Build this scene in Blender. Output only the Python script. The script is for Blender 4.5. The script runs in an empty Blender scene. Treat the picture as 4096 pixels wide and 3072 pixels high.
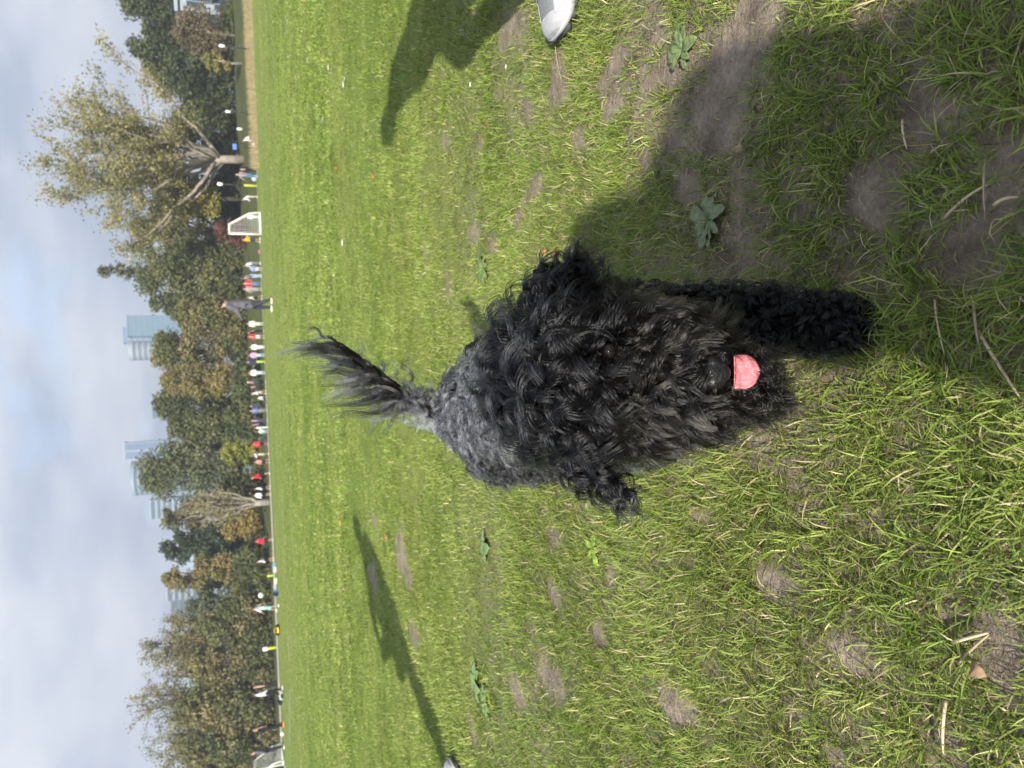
import bpy, math, random
import numpy as np
from mathutils import Vector, Matrix

random.seed(7); RNG = np.random.default_rng(11)
S = bpy.context.scene
COL = S.collection

# ------------------------------------------------------------------ camera
F, BR, VH, CAMH = 2841.0, 0.043, 1025.0, 0.70      # focal px (4096 wide), roll slope, horizon row, eye height
_w = np.array([-BR, -1.0, (VH - 2048) / F]); _w /= np.linalg.norm(_w)
_f = np.array([0, 0, 1.0]); _Y = _f - _w * (_f @ _w); _Y /= np.linalg.norm(_Y)
_X = np.cross(_Y, _w); _X = _X if _X[0] > 0 else -_X
B = np.stack([_X, _Y, _w])                          # camera (right,down,forward) -> world
def ray(tx, ty): return B @ np.array([(1536 - ty) / F, (tx - 2048) / F, 1.0])
def ray2(tx, ty): return B @ np.array([(3072 - ty - 1536) / F, (tx - 2048) / F, 1.0])
def G(tx, ty, z=0.0):                               # photo pixel -> point on the ground plane
    r = ray2(tx, ty); t = (CAMH - z) / -r[2]; return np.array([r[0] * t, r[1] * t, z])
def A(tx, ty, y):                                   # photo pixel -> point at distance y ahead
    r = ray2(tx, ty); t = y / r[1]; return np.array([r[0] * t, y, CAMH + r[2] * t])
cam = bpy.data.cameras.new("camera"); camo = bpy.data.objects.new("camera", cam); COL.objects.link(camo)
r_, d_, f_ = B[:, 0], B[:, 1], B[:, 2]
camo.matrix_world = Matrix(((d_[0], r_[0], -f_[0], 0), (d_[1], r_[1], -f_[1], 0), (d_[2], r_[2], -f_[2], CAMH), (0, 0, 0, 1)))
cam.sensor_fit = 'HORIZONTAL'; cam.sensor_width = 34.6; cam.lens = 34.6 * F / 4096
cam.clip_start = 0.02; cam.clip_end = 6000
cam.dof.use_dof = True; cam.dof.focus_distance = 0.98; cam.dof.aperture_fstop = 8.5
S.camera = camo

# ------------------------------------------------------------------ sky and sun
SUN_EL = math.radians(28.5); SH = np.array([0.19, 1.0]); SH /= np.linalg.norm(SH)   # direction shadows fall
W = bpy.data.worlds.new("World"); S.world = W; W.use_nodes = True
nt = W.node_tree; nt.nodes.clear()
def N(t, typ, **kw):
    n = t.nodes.new(typ)
    for k, v in kw.items():
        if k.startswith('i_'): n.inputs[k[2:].replace('_', ' ')].default_value = v
        else: setattr(n, k, v)
    return n
out = N(nt, 'ShaderNodeOutputWorld'); bg = N(nt, 'ShaderNodeBackground'); bg.inputs['Strength'].default_value = 0.115
sky = N(nt, 'ShaderNodeTexSky', sky_type='NISHITA', sun_disc=False, sun_elevation=SUN_EL, sun_rotation=math.radians(191), air_density=1.0, dust_density=1.2, ozone_density=1.3)
tc = N(nt, 'ShaderNodeTexCoord'); mp = N(nt, 'ShaderNodeMapping'); mp.inputs['Scale'].default_value = (1.0, 1.0, 2.4); mp.inputs['Location'].default_value = (0.35, 0.2, 0.1)
nz = N(nt, 'ShaderNodeTexNoise', i_Scale=2.3, i_Detail=7.0, i_Roughness=0.52, i_Distortion=0.25)
nz2 = N(nt, 'ShaderNodeTexNoise', i_Scale=4.2, i_Detail=5.0, i_Roughness=0.5)
cr = N(nt, 'ShaderNodeValToRGB'); cr.color_ramp.elements[0].position = 0.27; cr.color_ramp.elements[1].position = 0.43
cc = N(nt, 'ShaderNodeValToRGB'); cc.color_ramp.elements[0].position = 0.40; cc.color_ramp.elements[1].position = 0.64
cc.color_ramp.elements[0].color = (1.85, 2.22, 3.0, 1); cc.color_ramp.elements[1].color = (3.6, 3.85, 4.25, 1)
mx = N(nt, 'ShaderNodeMixRGB')
L = nt.links.new
L(tc.outputs['Generated'], mp.inputs['Vector']); L(mp.outputs['Vector'], nz.inputs['Vector']); L(mp.outputs['Vector'], nz2.inputs['Vector'])
L(nz.outputs['Fac'], cr.inputs['Fac']); L(nz2.outputs['Fac'], cc.inputs['Fac'])
L(cr.outputs['Color'], mx.inputs['Fac']); L(sky.outputs['Color'], mx.inputs['Color1']); L(cc.outputs['Color'], mx.inputs['Color2'])
L(mx.outputs['Color'], bg.inputs['Color']); L(bg.outputs['Background'], out.inputs['Surface'])
sl = bpy.data.lights.new("sun", 'SUN'); sl.energy = 3.85; sl.angle = math.radians(1.1); sl.color = (1.0, 0.95, 0.86)
so = bpy.data.objects.new("sun", sl); COL.objects.link(so)
sd = Vector((SH[0] * math.cos(SUN_EL), SH[1] * math.cos(SUN_EL), -math.sin(SUN_EL)))
so.rotation_euler = sd.to_track_quat('-Z', 'Y').to_euler(); so.location = (-10, -30, 30)
S.view_settings.view_transform = 'Standard'; S.view_settings.look = 'None'; S.view_settings.gamma = 1.0
S.view_settings.exposure = 1.06
S.render.engine = 'CYCLES'
S.cycles.max_bounces = 6; S.cycles.transparent_max_bounces = 6; S.cycles.diffuse_bounces = 3
try: S.cycles_curves.shape = 'RIBBONS'; S.cycles_curves.subdivisions = 2
except Exception: pass
try: S.render.hair_type = 'STRIP'
except Exception: pass

# ------------------------------------------------------------------ helpers
def prin(m): return m.node_tree.nodes['Principled BSDF']
MATS = {}
def mat(name, c, rough=0.7, var=0.12, scale=20.0, spec=0.3, bump=0.0, metal=0.0):
    if name in MATS: return MATS[name]
    m = bpy.data.materials.new(name); m.use_nodes = True; t = m.node_tree; p = prin(m)
    p.inputs['Roughness'].default_value = rough; p.inputs['Specular IOR Level'].default_value = spec; p.inputs['Metallic'].default_value = metal
    n = N(t, 'ShaderNodeTexNoise', i_Scale=scale, i_Detail=4.0); o = N(t, 'ShaderNodeTexCoord')
    h = N(t, 'ShaderNodeHueSaturation'); h.inputs['Color'].default_value = (*c, 1)
    r = N(t, 'ShaderNodeMapRange'); r.inputs['From Min'].default_value = .25; r.inputs['From Max'].default_value = .75
    r.inputs['To Min'].default_value = 1 - var * 1.6; r.inputs['To Max'].default_value = 1 + var * 1.6
    t.links.new(o.outputs['Object'], n.inputs['Vector']); t.links.new(n.outputs['Fac'], r.inputs['Value'])
    t.links.new(r.outputs['Result'], h.inputs['Value']); t.links.new(h.outputs['Color'], p.inputs['Base Color'])
    if bump:
        b = N(t, 'ShaderNodeBump'); b.inputs['Strength'].default_value = bump; b.inputs['Distance'].default_value = 0.02
        t.links.new(n.outputs['Fac'], b.inputs['Height']); t.links.new(b.outputs['Normal'], p.inputs['Normal'])
    MATS[name] = m; return m
def cmat(name, trans=0.35, rough=0.55, spec=0.25, scale=1.0):
    """leaf / blade material: colour from the 'col' attribute, part translucent"""
    m = bpy.data.materials.new(name); m.use_nodes = True; t = m.node_tree; p = prin(m)
    a = N(t, 'ShaderNodeAttribute', attribute_name='col'); tr = N(t, 'ShaderNodeBsdfTranslucent'); ms = N(t, 'ShaderNodeMixShader'); ms.inputs[0].default_value = trans
    p.inputs['Roughness'].default_value = rough; p.inputs['Specular IOR Level'].default_value = spec
    t.links.new(a.outputs['Color'], p.inputs['Base Color']); t.links.new(a.outputs['Color'], tr.inputs['Color'])
    t.links.new(p.outputs[0], ms.inputs[1]); t.links.new(tr.outputs[0], ms.inputs[2]); t.links.new(ms.outputs[0], t.nodes['Material Output'].inputs['Surface'])
    return m
def link(name, data, parent=None):
    o = bpy.data.objects.new(name, data); COL.objects.link(o)
    if parent is not None: o.parent = parent
    return o
def tag(o, label=None, cat=None, group=None, kind=None):
    for k, v in (('label', label), ('category', cat), ('group', group), ('kind', kind)):
        if v: o[k] = v
    return o
def empty(name, loc, label, cat, group=None, rz=0.0):
    o = link(name, None); o.location = tuple(float(v) for v in loc); o.rotation_euler = (0, 0, rz); o.empty_display_size = .1
    return tag(o, label, cat, group)
def mesh(name, v, f, m, parent=None, smooth=False, mats=None, midx=None):
    me = bpy.data.meshes.new(name); me.from_pydata([tuple(map(float, x)) for x in v], [], [tuple(map(int, x)) for x in f])
    for mm in (mats or [m]): me.materials.append(mm)
    if midx is not None: me.polygons.foreach_set('material_index', np.asarray(midx, np.int32))
    if smooth: me.polygons.foreach_set('use_smooth', np.ones(len(me.polygons), bool))
    me.update(); return link(name, me, parent)
def trimesh(name, v, tris, m, parent=None, col=None, smooth=False):
    """fast triangle mesh from numpy arrays with a per-vertex colour"""
    me = bpy.data.meshes.new(name); v = np.asarray(v, np.float32); tris = np.asarray(tris, np.int32)
    me.vertices.add(len(v)); me.vertices.foreach_set('co', v.ravel())
    me.loops.add(tris.size); me.loops.foreach_set('vertex_index', tris.ravel())
    me.polygons.add(len(tris)); me.polygons.foreach_set('loop_start', np.arange(0, tris.size, 3, dtype=np.int32))
    me.update(calc_edges=True)
    if smooth: me.polygons.foreach_set('use_smooth', np.ones(len(tris), bool))
    if col is not None:
        a = me.attributes.new('col', 'FLOAT_COLOR', 'POINT'); a.data.foreach_set('color', np.concatenate([col, np.ones((len(col), 1))], 1).astype(np.float32).ravel())
    me.materials.append(m); return link(name, me, parent)
def tube(path, rad, n=6, cap=True):
    path = np.asarray(path, float); k = len(path); rad = np.broadcast_to(np.asarray(rad, float), (k,))
    v = []; f = []
    tg = np.gradient(path, axis=0); ref = np.array([0.13, 0.27, 1.0]) if abs(tg[0][2]) < .9 * np.linalg.norm(tg[0]) else np.array([1.0, .2, 0])
    for i in range(k):
        t = tg[i] / (np.linalg.norm(tg[i]) + 1e-9); a = np.cross(t, ref); a /= np.linalg.norm(a) + 1e-9; b = np.cross(t, a)
        for j in range(n):
            q = 2 * math.pi * j / n; v.append(path[i] + rad[i] * (math.cos(q) * a + math.sin(q) * b))
    for i in range(k - 1):
        for j in range(n): f.append((i * n + j, i * n + (j + 1) % n, (i + 1) * n + (j + 1) % n, (i + 1) * n + j))
    if cap: f.append(tuple(range(n))[::-1]); f.append(tuple((k - 1) * n + j for j in range(n)))
    return v, f
def join(parts):
    v = []; f = []
    for a, b in parts:
        o = len(v); v += [tuple(x) for x in a]; f += [tuple(i + o for i in q) for q in b]
    return v, f
def box(x0, x1, y0, y1, z0, z1):
    v = [(x0, y0, z0), (x1, y0, z0), (x1, y1, z0), (x0, y1, z0), (x0, y0, z1), (x1, y0, z1), (x1, y1, z1), (x0, y1, z1)]
    return v, [(0, 3, 2, 1), (4, 5, 6, 7), (0, 1, 5, 4), (1, 2, 6, 5), (2, 3, 7, 6), (3, 0, 4, 7)]
def _ico(sub):
    import bmesh
    bm = bmesh.new(); bmesh.ops.create_icosphere(bm, subdivisions=sub, radius=1.0)
    v = np.array([x.co for x in bm.verts]); f = np.array([[q.index for q in x.verts] for x in bm.faces]); bm.free(); return v, f
ICO1 = _ico(2); ICO3 = _ico(3)
def blob(name, caps, voxel, m, parent=None, smooth=4, mats=None):
    """union of tapered capsules, remeshed into one continuous skin. caps: (p0,r0,p1,r1[,(sx,sy,sz)])"""
    V = []; T = []; off = 0
    for c in caps:
        p0, r0, p1, r1 = np.array(c[0], float), c[1], np.array(c[2], float), c[3]
        sc = np.array(c[4]) if len(c) > 4 else np.ones(3)
        d = np.linalg.norm(p1 - p0); n = max(2, int(d / (0.35 * min(r0, r1))) + 1) if d > 1e-6 else 1
        for i in range(n):
            t = i / max(1, n - 1); V.append(ICO1[0] * (r0 + (r1 - r0) * t) * sc + p0 + (p1 - p0) * t); T.append(ICO1[1] + off); off += len(ICO1[0])
    me = bpy.data.meshes.new(name); V = np.concatenate(V); T = np.concatenate(T)
    me.from_pydata(V.tolist(), [], T.tolist())
    o = link(name, me); a = o.modifiers.new('r', 'REMESH'); a.mode = 'VOXEL'; a.voxel_size = voxel
    if smooth: s = o.modifiers.new('s', 'SMOOTH'); s.iterations = smooth; s.factor = .5
    dg = bpy.context.evaluated_depsgraph_get(); e = o.evaluated_get(dg); nm = bpy.data.meshes.new_from_object(e)
    o.modifiers.clear(); o.data = nm; nm.name = name; bpy.data.meshes.remove(me)
    nm.materials.clear()
    for mm in (mats or [m]): nm.materials.append(mm)
    nm.polygons.foreach_set('use_smooth', np.ones(len(nm.polygons), bool))
    if parent is not None: o.parent = parent
    return o
def _h(ix, iy, s):
    n = (ix.astype(np.int64) * 374761393 + iy.astype(np.int64) * 668265263 + s * 1442695041) & 0x7fffffff
    n = (n ^ (n >> 13)) * 1274126177 & 0x7fffffff
    return ((n ^ (n >> 16)) & 0xffff) / 65535.0
def vn(x, y, s=0):
    x = np.asarray(x, float); y = np.asarray(y, float); ix = np.floor(x); iy = np.floor(y); fx = x - ix; fy = y - iy
    fx = fx * fx * (3 - 2 * fx); fy = fy * fy * (3 - 2 * fy)
    a = _h(ix, iy, s) * (1 - fx) + _h(ix + 1, iy, s) * fx; b = _h(ix, iy + 1, s) * (1 - fx) + _h(ix + 1, iy + 1, s) * fx
    return a * (1 - fy) + b * fy
def fbm(x, y, s=0, o=3):
    r = 0; a = .5; t = 0
    for i in range(o): r = r + a * vn(x * 2 ** i + 17 * i, y * 2 ** i - 9 * i, s + i); t += a; a *= .5
    return r / t
def sstep(a, b, x): t = np.clip((x - a) / (b - a), 0, 1); return t * t * (3 - 2 * t)
def terr(x, y):
    near = (fbm(x * 5, y * 5, 3) - .5) * 0.030 * (1 - sstep(5, 9, y))
    return near + 1.55 * sstep(60, 80, y) * (0.9 + .2 * vn(x * .03, y * .03, 5))
exec_parts = []

# ------------------------------------------------------------------ worn patches
BARE = [(2700,260,60,80),(2980,170,170,230),(2890,400,140,160),(2760,740,45,60),(3660,400,100,170),(3480,750,115,130),(4030,700,130,190),(3890,1000,110,140),
 (3420,1060,50,50),(2468,275,70,80),(2240,325,45,110),(2128,434,30,60),(2143,745,35,55),(2090,870,22,50),(1897,926,22,50),(1970,985,20,45),(1933,571,15,45),
 (2050,110,50,80),(1499,2081,14,30),(1607,2204,24,110),(1492,2305,20,60),(1630,2312,22,70),(1658,2536,18,50),(2200,2730,60,80),(2215,2131,45,50),(2446,2290,40,70),
 (2222,2377,28,50),(2078,2768,30,60),(1890,2898,20,70),(2410,2550,30,50),(3398,2606,140,115),(4010,2606,110,170),(2833,2098,60,50),(3094,2324,90,70),(3815,2945,50,80),
 (2741,2840,70,90),(3350,3020,50,50),(2640,130,50,60),(2480,420,50,50),(1780,560,10,40),(1800,1150,12,60),(1700,1000,8,40),(2330,560,40,60),(2600,640,30,40)]
BP = []
for (a, b, da, db) in BARE:
    c = G(a, b); ry = abs(G(a - da, b)[1] - G(a + da, b)[1]) / 2; rx = abs(G(a, b - db)[0] - G(a, b + db)[0]) / 2; BP.append((c[0], c[1], rx, ry))
def bare(x, y):
    m = np.zeros_like(x); wob = (fbm(x * 11, y * 11, 21) - .5) * 1.3 + (fbm(x * 38, y * 38, 27) - .5) * .8
    for (cx, cy, rx, ry) in BP:
        d = np.sqrt(((x - cx) / rx) ** 2 + ((y - cy) / ry) ** 2) + wob; m = np.maximum(m, 1 - sstep(.65, 1.15, d))
    return m
# ------------------------------------------------------------------ ground
def lines(lo, a, b, hi, step, grow):
    l = list(np.arange(a, b + 1e-6, step)); s = step; v = b
    while v < hi: s *= grow; v += s; l.append(v)
    s = step; v = a
    while v > lo: s *= grow; v -= s; l.insert(0, v)
    return np.array(l)
gx = lines(-2500, -2.6, 2.6, 2500, .045, 1.16); gy = lines(-300, -.3, 5.5, 4000, .045, 1.07)
XX, YY = np.meshgrid(gx, gy); ZZ = terr(XX, YY)
gv = np.stack([XX, YY, ZZ], -1).reshape(-1, 3); nx = len(gx); ny = len(gy)
i = np.arange(ny - 1)[:, None] * nx + np.arange(nx - 1)[None]; i = i.ravel()
gt = np.concatenate([np.stack([i, i + 1, i + nx + 1], 1), np.stack([i, i + nx + 1, i + nx], 1)])
gm = bpy.data.materials.new('soil_and_lawn'); gm.use_nodes = True; t = gm.node_tree; p = prin(gm); p.inputs['Roughness'].default_value = .95; p.inputs['Specular IOR Level'].default_value = .1
geo = N(t, 'ShaderNodeNewGeometry'); sep = N(t, 'ShaderNodeSeparateXYZ'); t.links.new(geo.outputs['Position'], sep.inputs[0])
def tn(scale, det=5.0, rough=.55, vec=None):
    n = N(t, 'ShaderNodeTexNoise', i_Scale=scale, i_Detail=det, i_Roughness=rough); t.links.new(vec or geo.outputs['Position'], n.inputs['Vector']); return n
def ramp(fac, stops):
    r = N(t, 'ShaderNodeValToRGB'); e = r.color_ramp.elements
    while len(e) < len(stops): e.new(.5)
    for q, (po, c) in zip(e, stops): q.position = po; q.color = (*c, 1)
    t.links.new(fac, r.inputs['Fac']); return r
s1 = tn(14, 8, .65); soil = ramp(s1.outputs['Fac'], [(.3, (.14, .112, .086)), (.5, (.285, .232, .178)), (.72, (.43, .355, .27))])
s2 = tn(140, 3, .6); sm_ = N(t, 'ShaderNodeMixRGB', blend_type='OVERLAY'); sm_.inputs[0].default_value = .55; t.links.new(soil.outputs[0], sm_.inputs[1]); t.links.new(s2.outputs['Fac'], sm_.inputs[2])
mpn = N(t, 'ShaderNodeMapping'); mpn.inputs['Scale'].default_value = (.35, 1, 1); t.links.new(geo.outputs['Position'], mpn.inputs['Vector'])
l1 = tn(.5, 8, .72, mpn.outputs[0]); lawn = ramp(l1.outputs['Fac'], [(.30, (.094, .155, .026)), (.45, (.156, .215, .042)), (.58, (.224, .250, .066)), (.72, (.31, .278, .12))])
l2 = tn(9, 6, .7); lm = N(t, 'ShaderNodeMixRGB', blend_type='OVERLAY'); lm.inputs[0].default_value = .8; t.links.new(lawn.outputs[0], lm.inputs[1]); t.links.new(l2.outputs['Fac'], lm.inputs[2])
mr = N(t, 'ShaderNodeMapRange'); mr.inputs['From Min'].default_value = 1.2; mr.inputs['From Max'].default_value = 2.8; t.links.new(sep.outputs['Y'], mr.inputs['Value'])
ba = N(t, 'ShaderNodeAttribute', attribute_name='col'); inv = N(t, 'ShaderNodeMath', operation='MULTIPLY_ADD'); inv.inputs[1].default_value = -.85; inv.inputs[2].default_value = 1.0; t.links.new(ba.outputs['Fac'], inv.inputs[0]); mul_ = N(t, 'ShaderNodeMath', operation='MULTIPLY'); t.links.new(mr.outputs[0], mul_.inputs[0]); t.links.new(inv.outputs[0], mul_.inputs[1])
mixg = N(t, 'ShaderNodeMixRGB'); t.links.new(mul_.outputs[0], mixg.inputs[0]); t.links.new(sm_.outputs[0], mixg.inputs[1]); t.links.new(lm.outputs[0], mixg.inputs[2])
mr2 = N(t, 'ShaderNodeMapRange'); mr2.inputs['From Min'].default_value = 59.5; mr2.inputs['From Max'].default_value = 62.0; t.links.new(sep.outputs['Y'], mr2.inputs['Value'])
u1 = tn(.8, 6, .65); shaded_growth = ramp(u1.outputs['Fac'], [(.3, (.045, .050, .022)), (.5, (.075, .088, .032)), (.7, (.115, .115, .045))])  # dark unmown growth on the bank, its shadowed look put into the colour
mixu = N(t, 'ShaderNodeMixRGB'); t.links.new(mr2.outputs[0], mixu.inputs[0]); t.links.new(mixg.outputs[0], mixu.inputs[1]); t.links.new(shaded_growth.outputs[0], mixu.inputs[2])
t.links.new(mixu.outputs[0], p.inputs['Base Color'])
bp = N(t, 'ShaderNodeBump'); bp.inputs['Strength'].default_value = .9; bp.inputs['Distance'].default_value = .02
bs = tn(60, 6, .7); t.links.new(bs.outputs['Fac'], bp.inputs['Height']); t.links.new(bp.outputs[0], p.inputs['Normal'])
gb = bare(gv[:, 0], gv[:, 1]) * (gv[:, 1] < 14); tag(trimesh('ground', gv, gt, gm, smooth=True, col=np.repeat(gb[:, None], 3, 1)), kind='structure')
# path along the far edge of the pitch
px_ = np.linspace(-150, 150, 121); pc = 55.5 + .6 * np.sin(px_ * .05)
pw = 1.0 + 3.6 * (1 - sstep(-12, 2, px_))
pv = [(x, c + s * w_, float(terr(np.array(x), np.array(c + s * w_))) + .03) for x, c, w_ in zip(px_, pc, pw) for s in (-1, 1)]
tag(mesh('path', pv, [(2 * k, 2 * k + 2, 2 * k + 3, 2 * k + 1) for k in range(120)], mat('gravel', (.44, .39, .31), .95, .15, 3)), kind='structure')
# worn white pitch markings at the left
wl = mat('line_paint', (.62, .66, .55), .9, .35, 12)
for k, (a, b) in enumerate([((1155, 2540), (1158, 2640)), ((1160, 2760), (1160, 2980)), ((1163, 3000), (1166, 3072))]):
    a = G(*a); b = G(*b); d = (b - a) / np.linalg.norm(b - a); n = np.array([-d[1], d[0], 0]) * .07
    z = np.array([0, 0, .012]); tag(mesh('pitch_line', [a + n + z, a - n + z, b - n + z, b + n + z], [(0, 1, 2, 3)], wl), kind='structure')

# ------------------------------------------------------------------ grass
def blades(n, y0, y1, Lr, wr, lev, spread, seed, tuft=0.5, bare_k=1.0, flat=False, thin=.9, deadk=1.0):
    g = np.random.default_rng(seed)
    y = y0 + (y1 - y0) * g.random(n) ** (.75 if y0 < 1 else 1.0)
    hw = .30 + .60 * y
    x = (g.random(n) * 2 - 1) * hw
    # gather part of the blades into tussocks
    k = max(60, n // 45); ti = g.integers(0, k, n); isT = g.random(n) < tuft
    r = np.abs(g.normal(0, 1, n)) * spread; an = g.random(n) * 6.283
    cx = x[ti]; cy = y[ti]
    x = np.where(isT, cx + r * np.cos(an), x); y = np.where(isT, cy + r * np.sin(an), y)
    b = bare(x, y); lo = fbm(x * 2.2, y * 2.2, 40); keep = g.random(n) > np.clip(b * 1.05 * bare_k + thin * sstep(.52, .72, lo) * .75, 0, .985)
    near_r = sstep(.05, .45, x) * (1 - sstep(1.0, 1.5, y)); keep &= flat | (g.random(n) > .75 * near_r * sstep(.40, .62, fbm(x * 7, y * 7, 44)))
    keep &= (y < 50) | (x > -2)
    x, y, an, isT, b, ti = x[keep], y[keep], an[keep], isT[keep], b[keep], ti[keep]; n = len(x)
    z = terr(x, y) - .002
    dirf = fbm(x * 1.3, y * 1.3, 55) * 14 + 1.1
    th = np.where(isT, an + g.normal(0, .45, n), dirf + g.normal(0, 1.0, n))
    tall = .55 + .9 * fbm(x * 1.7, y * 1.7, 70)
    Lb = (Lr[0] + (Lr[1] - Lr[0]) * g.random(n) ** 1.6) * tall * (1 - .45 * b) ; wb = wr[0] + (wr[1] - wr[0]) * g.random(n)
    a0 = np.abs(g.normal(.5, .35, n)); a1 = a0 + g.uniform(.3, 1.5, n); a1 = np.minimum(a1, 1.85)
    tw = g.normal(0, .7, n)
    if flat: a0 = g.uniform(1.2, 1.6, n); a1 = a0 + g.normal(0, .25, n); th = g.random(n) * 6.283
    P = np.zeros((n, lev + 1, 3)); P[:, 0] = np.stack([x, y, z], 1)
    for s in range(lev):
        q = (s + .5) / lev; aa = a0 + (a1 - a0) * q; tt = th + tw * q
        P[:, s + 1] = P[:, s] + (Lb / lev)[:, None] * np.stack([np.sin(aa) * np.cos(tt), np.sin(aa) * np.sin(tt), np.cos(aa)], 1)
    gz = terr(P[:, :, 0], P[:, :, 1]); P[:, 1:, 2] = np.maximum(P[:, 1:, 2], gz[:, 1:] + .002 + .004 * g.random((n, lev)))
    sd = np.stack([-np.sin(th), np.cos(th), g.normal(0, .35, n)], 1)
    V = []; wprof = [1, .95, .75, .45][:lev] if lev > 2 else [1, .7][:lev]
    for s in range(lev): V += [P[:, s] - sd * (wb * wprof[s] / 2)[:, None], P[:, s] + sd * (wb * wprof[s] / 2)[:, None]]
    V.append(P[:, lev]); V = np.stack(V, 1); kv = 2 * lev + 1
    T = []
    for s in range(lev - 1): T += [(2 * s, 2 * s + 1, 2 * s + 3), (2 * s, 2 * s + 3, 2 * s + 2)]
    T.append((2 * lev - 2, 2 * lev - 1, 2 * lev)); T = np.array(T)
    tri = (np.arange(n)[:, None, None] * kv + T[None]).reshape(-1, 3)
    # colours: fresh green, yellow green, straw
    pal = np.array([(.074, .130, .019), (.134, .192, .030), (.208, .246, .052), (.33, .29, .135), (.42, .36, .22)])
    hue = np.clip(.36 * fbm(x * 1.1, y * 1.1, 90) + .24 * fbm(x * .25, y * .25, 91) + g.normal(0, .13, n) + .10 + .10 * b + (_h(ti, ti * 0 + 7, 3) - .5) * .34, 0, 1)
    dead = (g.random(n) < (.11 + .16 * b) * deadk) | flat; u = np.where(dead, g.uniform(2.6, 4, n), hue * 2.9)
    i0 = np.clip(np.floor(u).astype(int), 0, 3); fr = (u - i0)[:, None]; c = pal[i0] * (1 - fr) + pal[i0 + 1] * fr
    c = c * 1.5 * (g.uniform(.75, 1.3, n) * (.72 + .5 * _h(ti, ti * 0 + 3, 9)))[:, None]
    if flat: c = c * g.uniform(.25, .95, n)[:, None]
    cc = np.repeat(c[:, None], kv, 1); cc[:, -1] = cc[:, -1] * .6 + np.array([.30, .26, .10]) * .4
    return V.reshape(-1, 3), tri, cc.reshape(-1, 3)
gp = [blades(205000, .28, 2.1, (.011, .045), (.0009, .0022), 3, .019, 1, .55), blades(185000, 1.9, 6.5, (.016, .042), (.0020, .0042), 2, .045, 2, .5, 1.0, False, .6, .6),
      blades(115000, 6.2, 17, (.022, .05), (.007, .014), 2, .12, 3, .4, .7, False, .4, .4), blades(90000, 16.5, 54, (.015, .035), (.03, .06), 1, .4, 4, .3, .3, False, .3, .3),
      blades(32000, .28, 3.0, (.005, .028), (.0006, .0016), 2, .05, 8, .0, 0.0, True, 0.0)]
off = 0; GV = []; GT = []; GC = []
for v, tr, c in gp: GV.append(v); GT.append(tr + off); GC.append(c); off += len(v)
tag(trimesh('grass', np.concatenate(GV), np.concatenate(GT), cmat('grass_blade', .3, .5, .3), col=np.concatenate(GC)), 'short green and straw-tipped grass of the worn playing field', 'grass', kind='stuff')
# tall dry grass at the right end of the path
g = np.random.default_rng(5); n = 9000
u = g.random(n); tx = 1008 + 36 * u ** .8 + 0 * u; yy = 45 + 12 * g.random(n); hx = (.30 + .30 * g.random(n)) * yy
keep = g.random(n) < np.where(hx > .42 * yy, 1, .55); yy = yy[keep]; hx = hx[keep]; n = len(yy)
hL = g.uniform(.2, .55, n) * sstep(44, 50, yy) + .08; an = g.random(n) * 6.283; le = g.uniform(.1, .5, n); w = g.uniform(.03, .07, n)
b0 = np.stack([hx, yy, terr(hx, yy)], 1); tip = b0 + np.stack([np.cos(an) * le * hL, np.sin(an) * le * hL, hL], 1); sd = np.stack([np.ones(n) * .8, g.normal(0, .4, n), np.zeros(n)], 1) * w[:, None] / 2
V = np.stack([b0 - sd, b0 + sd, tip], 1).reshape(-1, 3); c = np.array([.34, .28, .15]) * g.uniform(.6, 1.25, n)[:, None]
tag(trimesh('dry_grass', V, np.arange(3 * n).reshape(-1, 3), cmat('dry_blade', .2, .7, .1), col=np.repeat(c, 3, 0)), 'tall straw-coloured dry grass at the edge of the pitch', 'dry grass', kind='stuff')

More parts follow.
